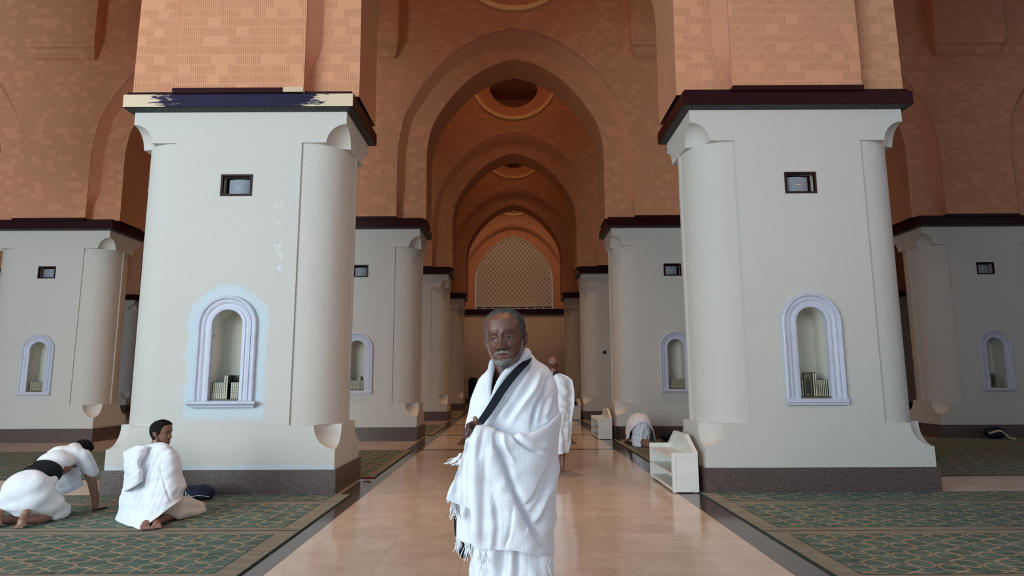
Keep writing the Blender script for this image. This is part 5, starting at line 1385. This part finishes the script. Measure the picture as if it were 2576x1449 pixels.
# ================================================================== the man bowed to the ground, right
ch = [[((2.62, 12.98, .33), 1, (.17, .16, .15))], [((2.62, 13.16, .34), 1, (.16, .18, .13))], [((2.63, 13.38, .24), 1, (.17, .17, .11))], [((2.63, 13.52, .17), .06), ((2.63, 13.60, .13), .05)], [((2.63, 13.66, .11), 1, (.075, .09, .10))],
      [((2.56, 12.98, .28), .10), ((2.55, 13.18, .09), .065), ((2.585, 12.95, .06), .052), ((2.60, 12.78, .10), .036)], [((2.70, 12.98, .28), .10), ((2.72, 13.18, .09), .065), ((2.69, 12.95, .06), .052), ((2.68, 12.76, .10), .036)],
      [((2.48, 13.40, .22), .05), ((2.40, 13.42, .10), .042), ((2.42, 13.62, .045), .03)], [((2.78, 13.40, .22), .05), ((2.86, 13.42, .10), .042), ((2.84, 13.62, .045), .03)]]
ch += [[((2.60, 12.74, .15), .034), ((2.615, 12.68, .10), .036), ((2.625, 12.66, .045), .034)], [((2.68, 12.73, .15), .034), ((2.685, 12.66, .10), .036), ((2.69, 12.64, .045), .034)]]
for bx_ in (2.622, 2.692): ch += [[((bx_+(i-2)*.014, 12.67, .04), .010), ((bx_+(i-2)*.014, 12.69, .024), .009)] for i in range(5)]
ch += hand_chains((2.42, 13.60, .04), (0, 1, 0), (0, 0, 1), (1, 0, 0), curl=.05); ch += hand_chains((2.84, 13.60, .04), (0, 1, 0), (0, 0, 1), (-1, 0, 0), curl=.05)
bd = blob('_', ch, .010, None, smooth=3); displace(bd, fl0)
me = join('person', [me_part(bd, (.22, .10, .075))], 'skin')
bw = tag(link('person', me), 'man in white bowed with forehead to the ground beside the second right pillar', 'person')
lw = [[(2.49, 13.04, .56), (2.52, 12.98, .59), (2.57, 12.94, .60), (2.62, 12.93, .605), (2.67, 12.94, .60), (2.72, 12.98, .59), (2.75, 13.04, .56)],
      [(2.44, 13.0, .46), (2.47, 12.89, .49), (2.54, 12.82, .50), (2.62, 12.80, .50), (2.70, 12.82, .50), (2.77, 12.89, .49), (2.80, 13.0, .46)],
      [(2.43, 13.0, .30), (2.46, 12.87, .32), (2.54, 12.79, .33), (2.62, 12.77, .33), (2.70, 12.79, .33), (2.78, 12.87, .32), (2.81, 13.0, .30)],
      [(2.43, 12.99, .15), (2.45, 12.87, .15), (2.52, 12.79, .16), (2.60, 12.77, .20), (2.67, 12.79, .23), (2.76, 12.87, .20), (2.80, 13.0, .17)],
      [(2.43, 12.97, .022), (2.44, 12.86, .022), (2.50, 12.79, .022), (2.575, 12.775, .024), (2.62, 12.79, .13), (2.72, 12.84, .13), (2.80, 13.0, .06)]]
drape('lower_towel', lw, 'thin_towel', bw, px=False, Yb=13.2, seed=51, n_u=14, n_v=12, crinkle=.003, thick=.005, folds=[([(2.62, 0, .45), (2.57, 0, .25), (2.53, 0, .05)], .022, .016, 's'), ([(2.66, 0, .40), (2.64, 0, .15)], .014, -.014, 'g'), ([(2.70, 0, .35), (2.74, 0, .15)], .016, .012, 's'), ([(2.50, 0, .4), (2.48, 0, .05)], .018, -.010, 'g')])
uw = [[(2.55, 13.24, .655), (2.57, 13.16, .662), (2.60, 13.12, .665), (2.63, 13.11, .665), (2.66, 13.12, .665), (2.69, 13.16, .662), (2.71, 13.24, .655)],
      [(2.46, 13.22, .60), (2.49, 13.04, .625), (2.55, 12.96, .635), (2.62, 12.93, .64), (2.69, 12.96, .635), (2.75, 13.04, .625), (2.79, 13.22, .60)],
      [(2.39, 13.20, .47), (2.42, 12.98, .51), (2.50, 12.86, .56), (2.62, 12.82, .58), (2.73, 12.86, .56), (2.82, 12.98, .51), (2.86, 13.20, .47)],
      [(2.35, 13.18, .30), (2.38, 12.96, .36), (2.46, 12.83, .47), (2.62, 12.775, .53), (2.77, 12.83, .47), (2.87, 12.96, .34), (2.90, 13.18, .28)],
      [(2.33, 13.16, .14), (2.35, 12.97, .18), (2.43, 12.83, .38), (2.62, 12.765, .50), (2.80, 12.83, .38), (2.90, 12.96, .16), (2.93, 13.16, .08)]]
drape('upper_towel', uw, 'thin_towel', bw, px=False, Yb=[13.45, 13.62, 13.76, 13.82, 13.86], seed=53, n_u=14, n_v=12, crinkle=.003, thick=.005, folds=[([(2.48, 0, .58), (2.40, 0, .4), (2.36, 0, .2)], .02, .014, 's'), ([(2.76, 0, .60), (2.84, 0, .4), (2.89, 0, .2)], .02, -.014, 's'), ([(2.62, 0, .60), (2.70, 0, .56), (2.80, 0, .45)], .016, .010, 'g')])
blob('towel_fold', [[((2.625, 13.18, .60), 1, (.09, .12, .068))]], .012, 'wrap_cloth', bw, 2)
hb = blob('hair', [[((2.63, 13.69, .125), 1, (.08, .085, .10))]], .008, 'black_hair', bw)
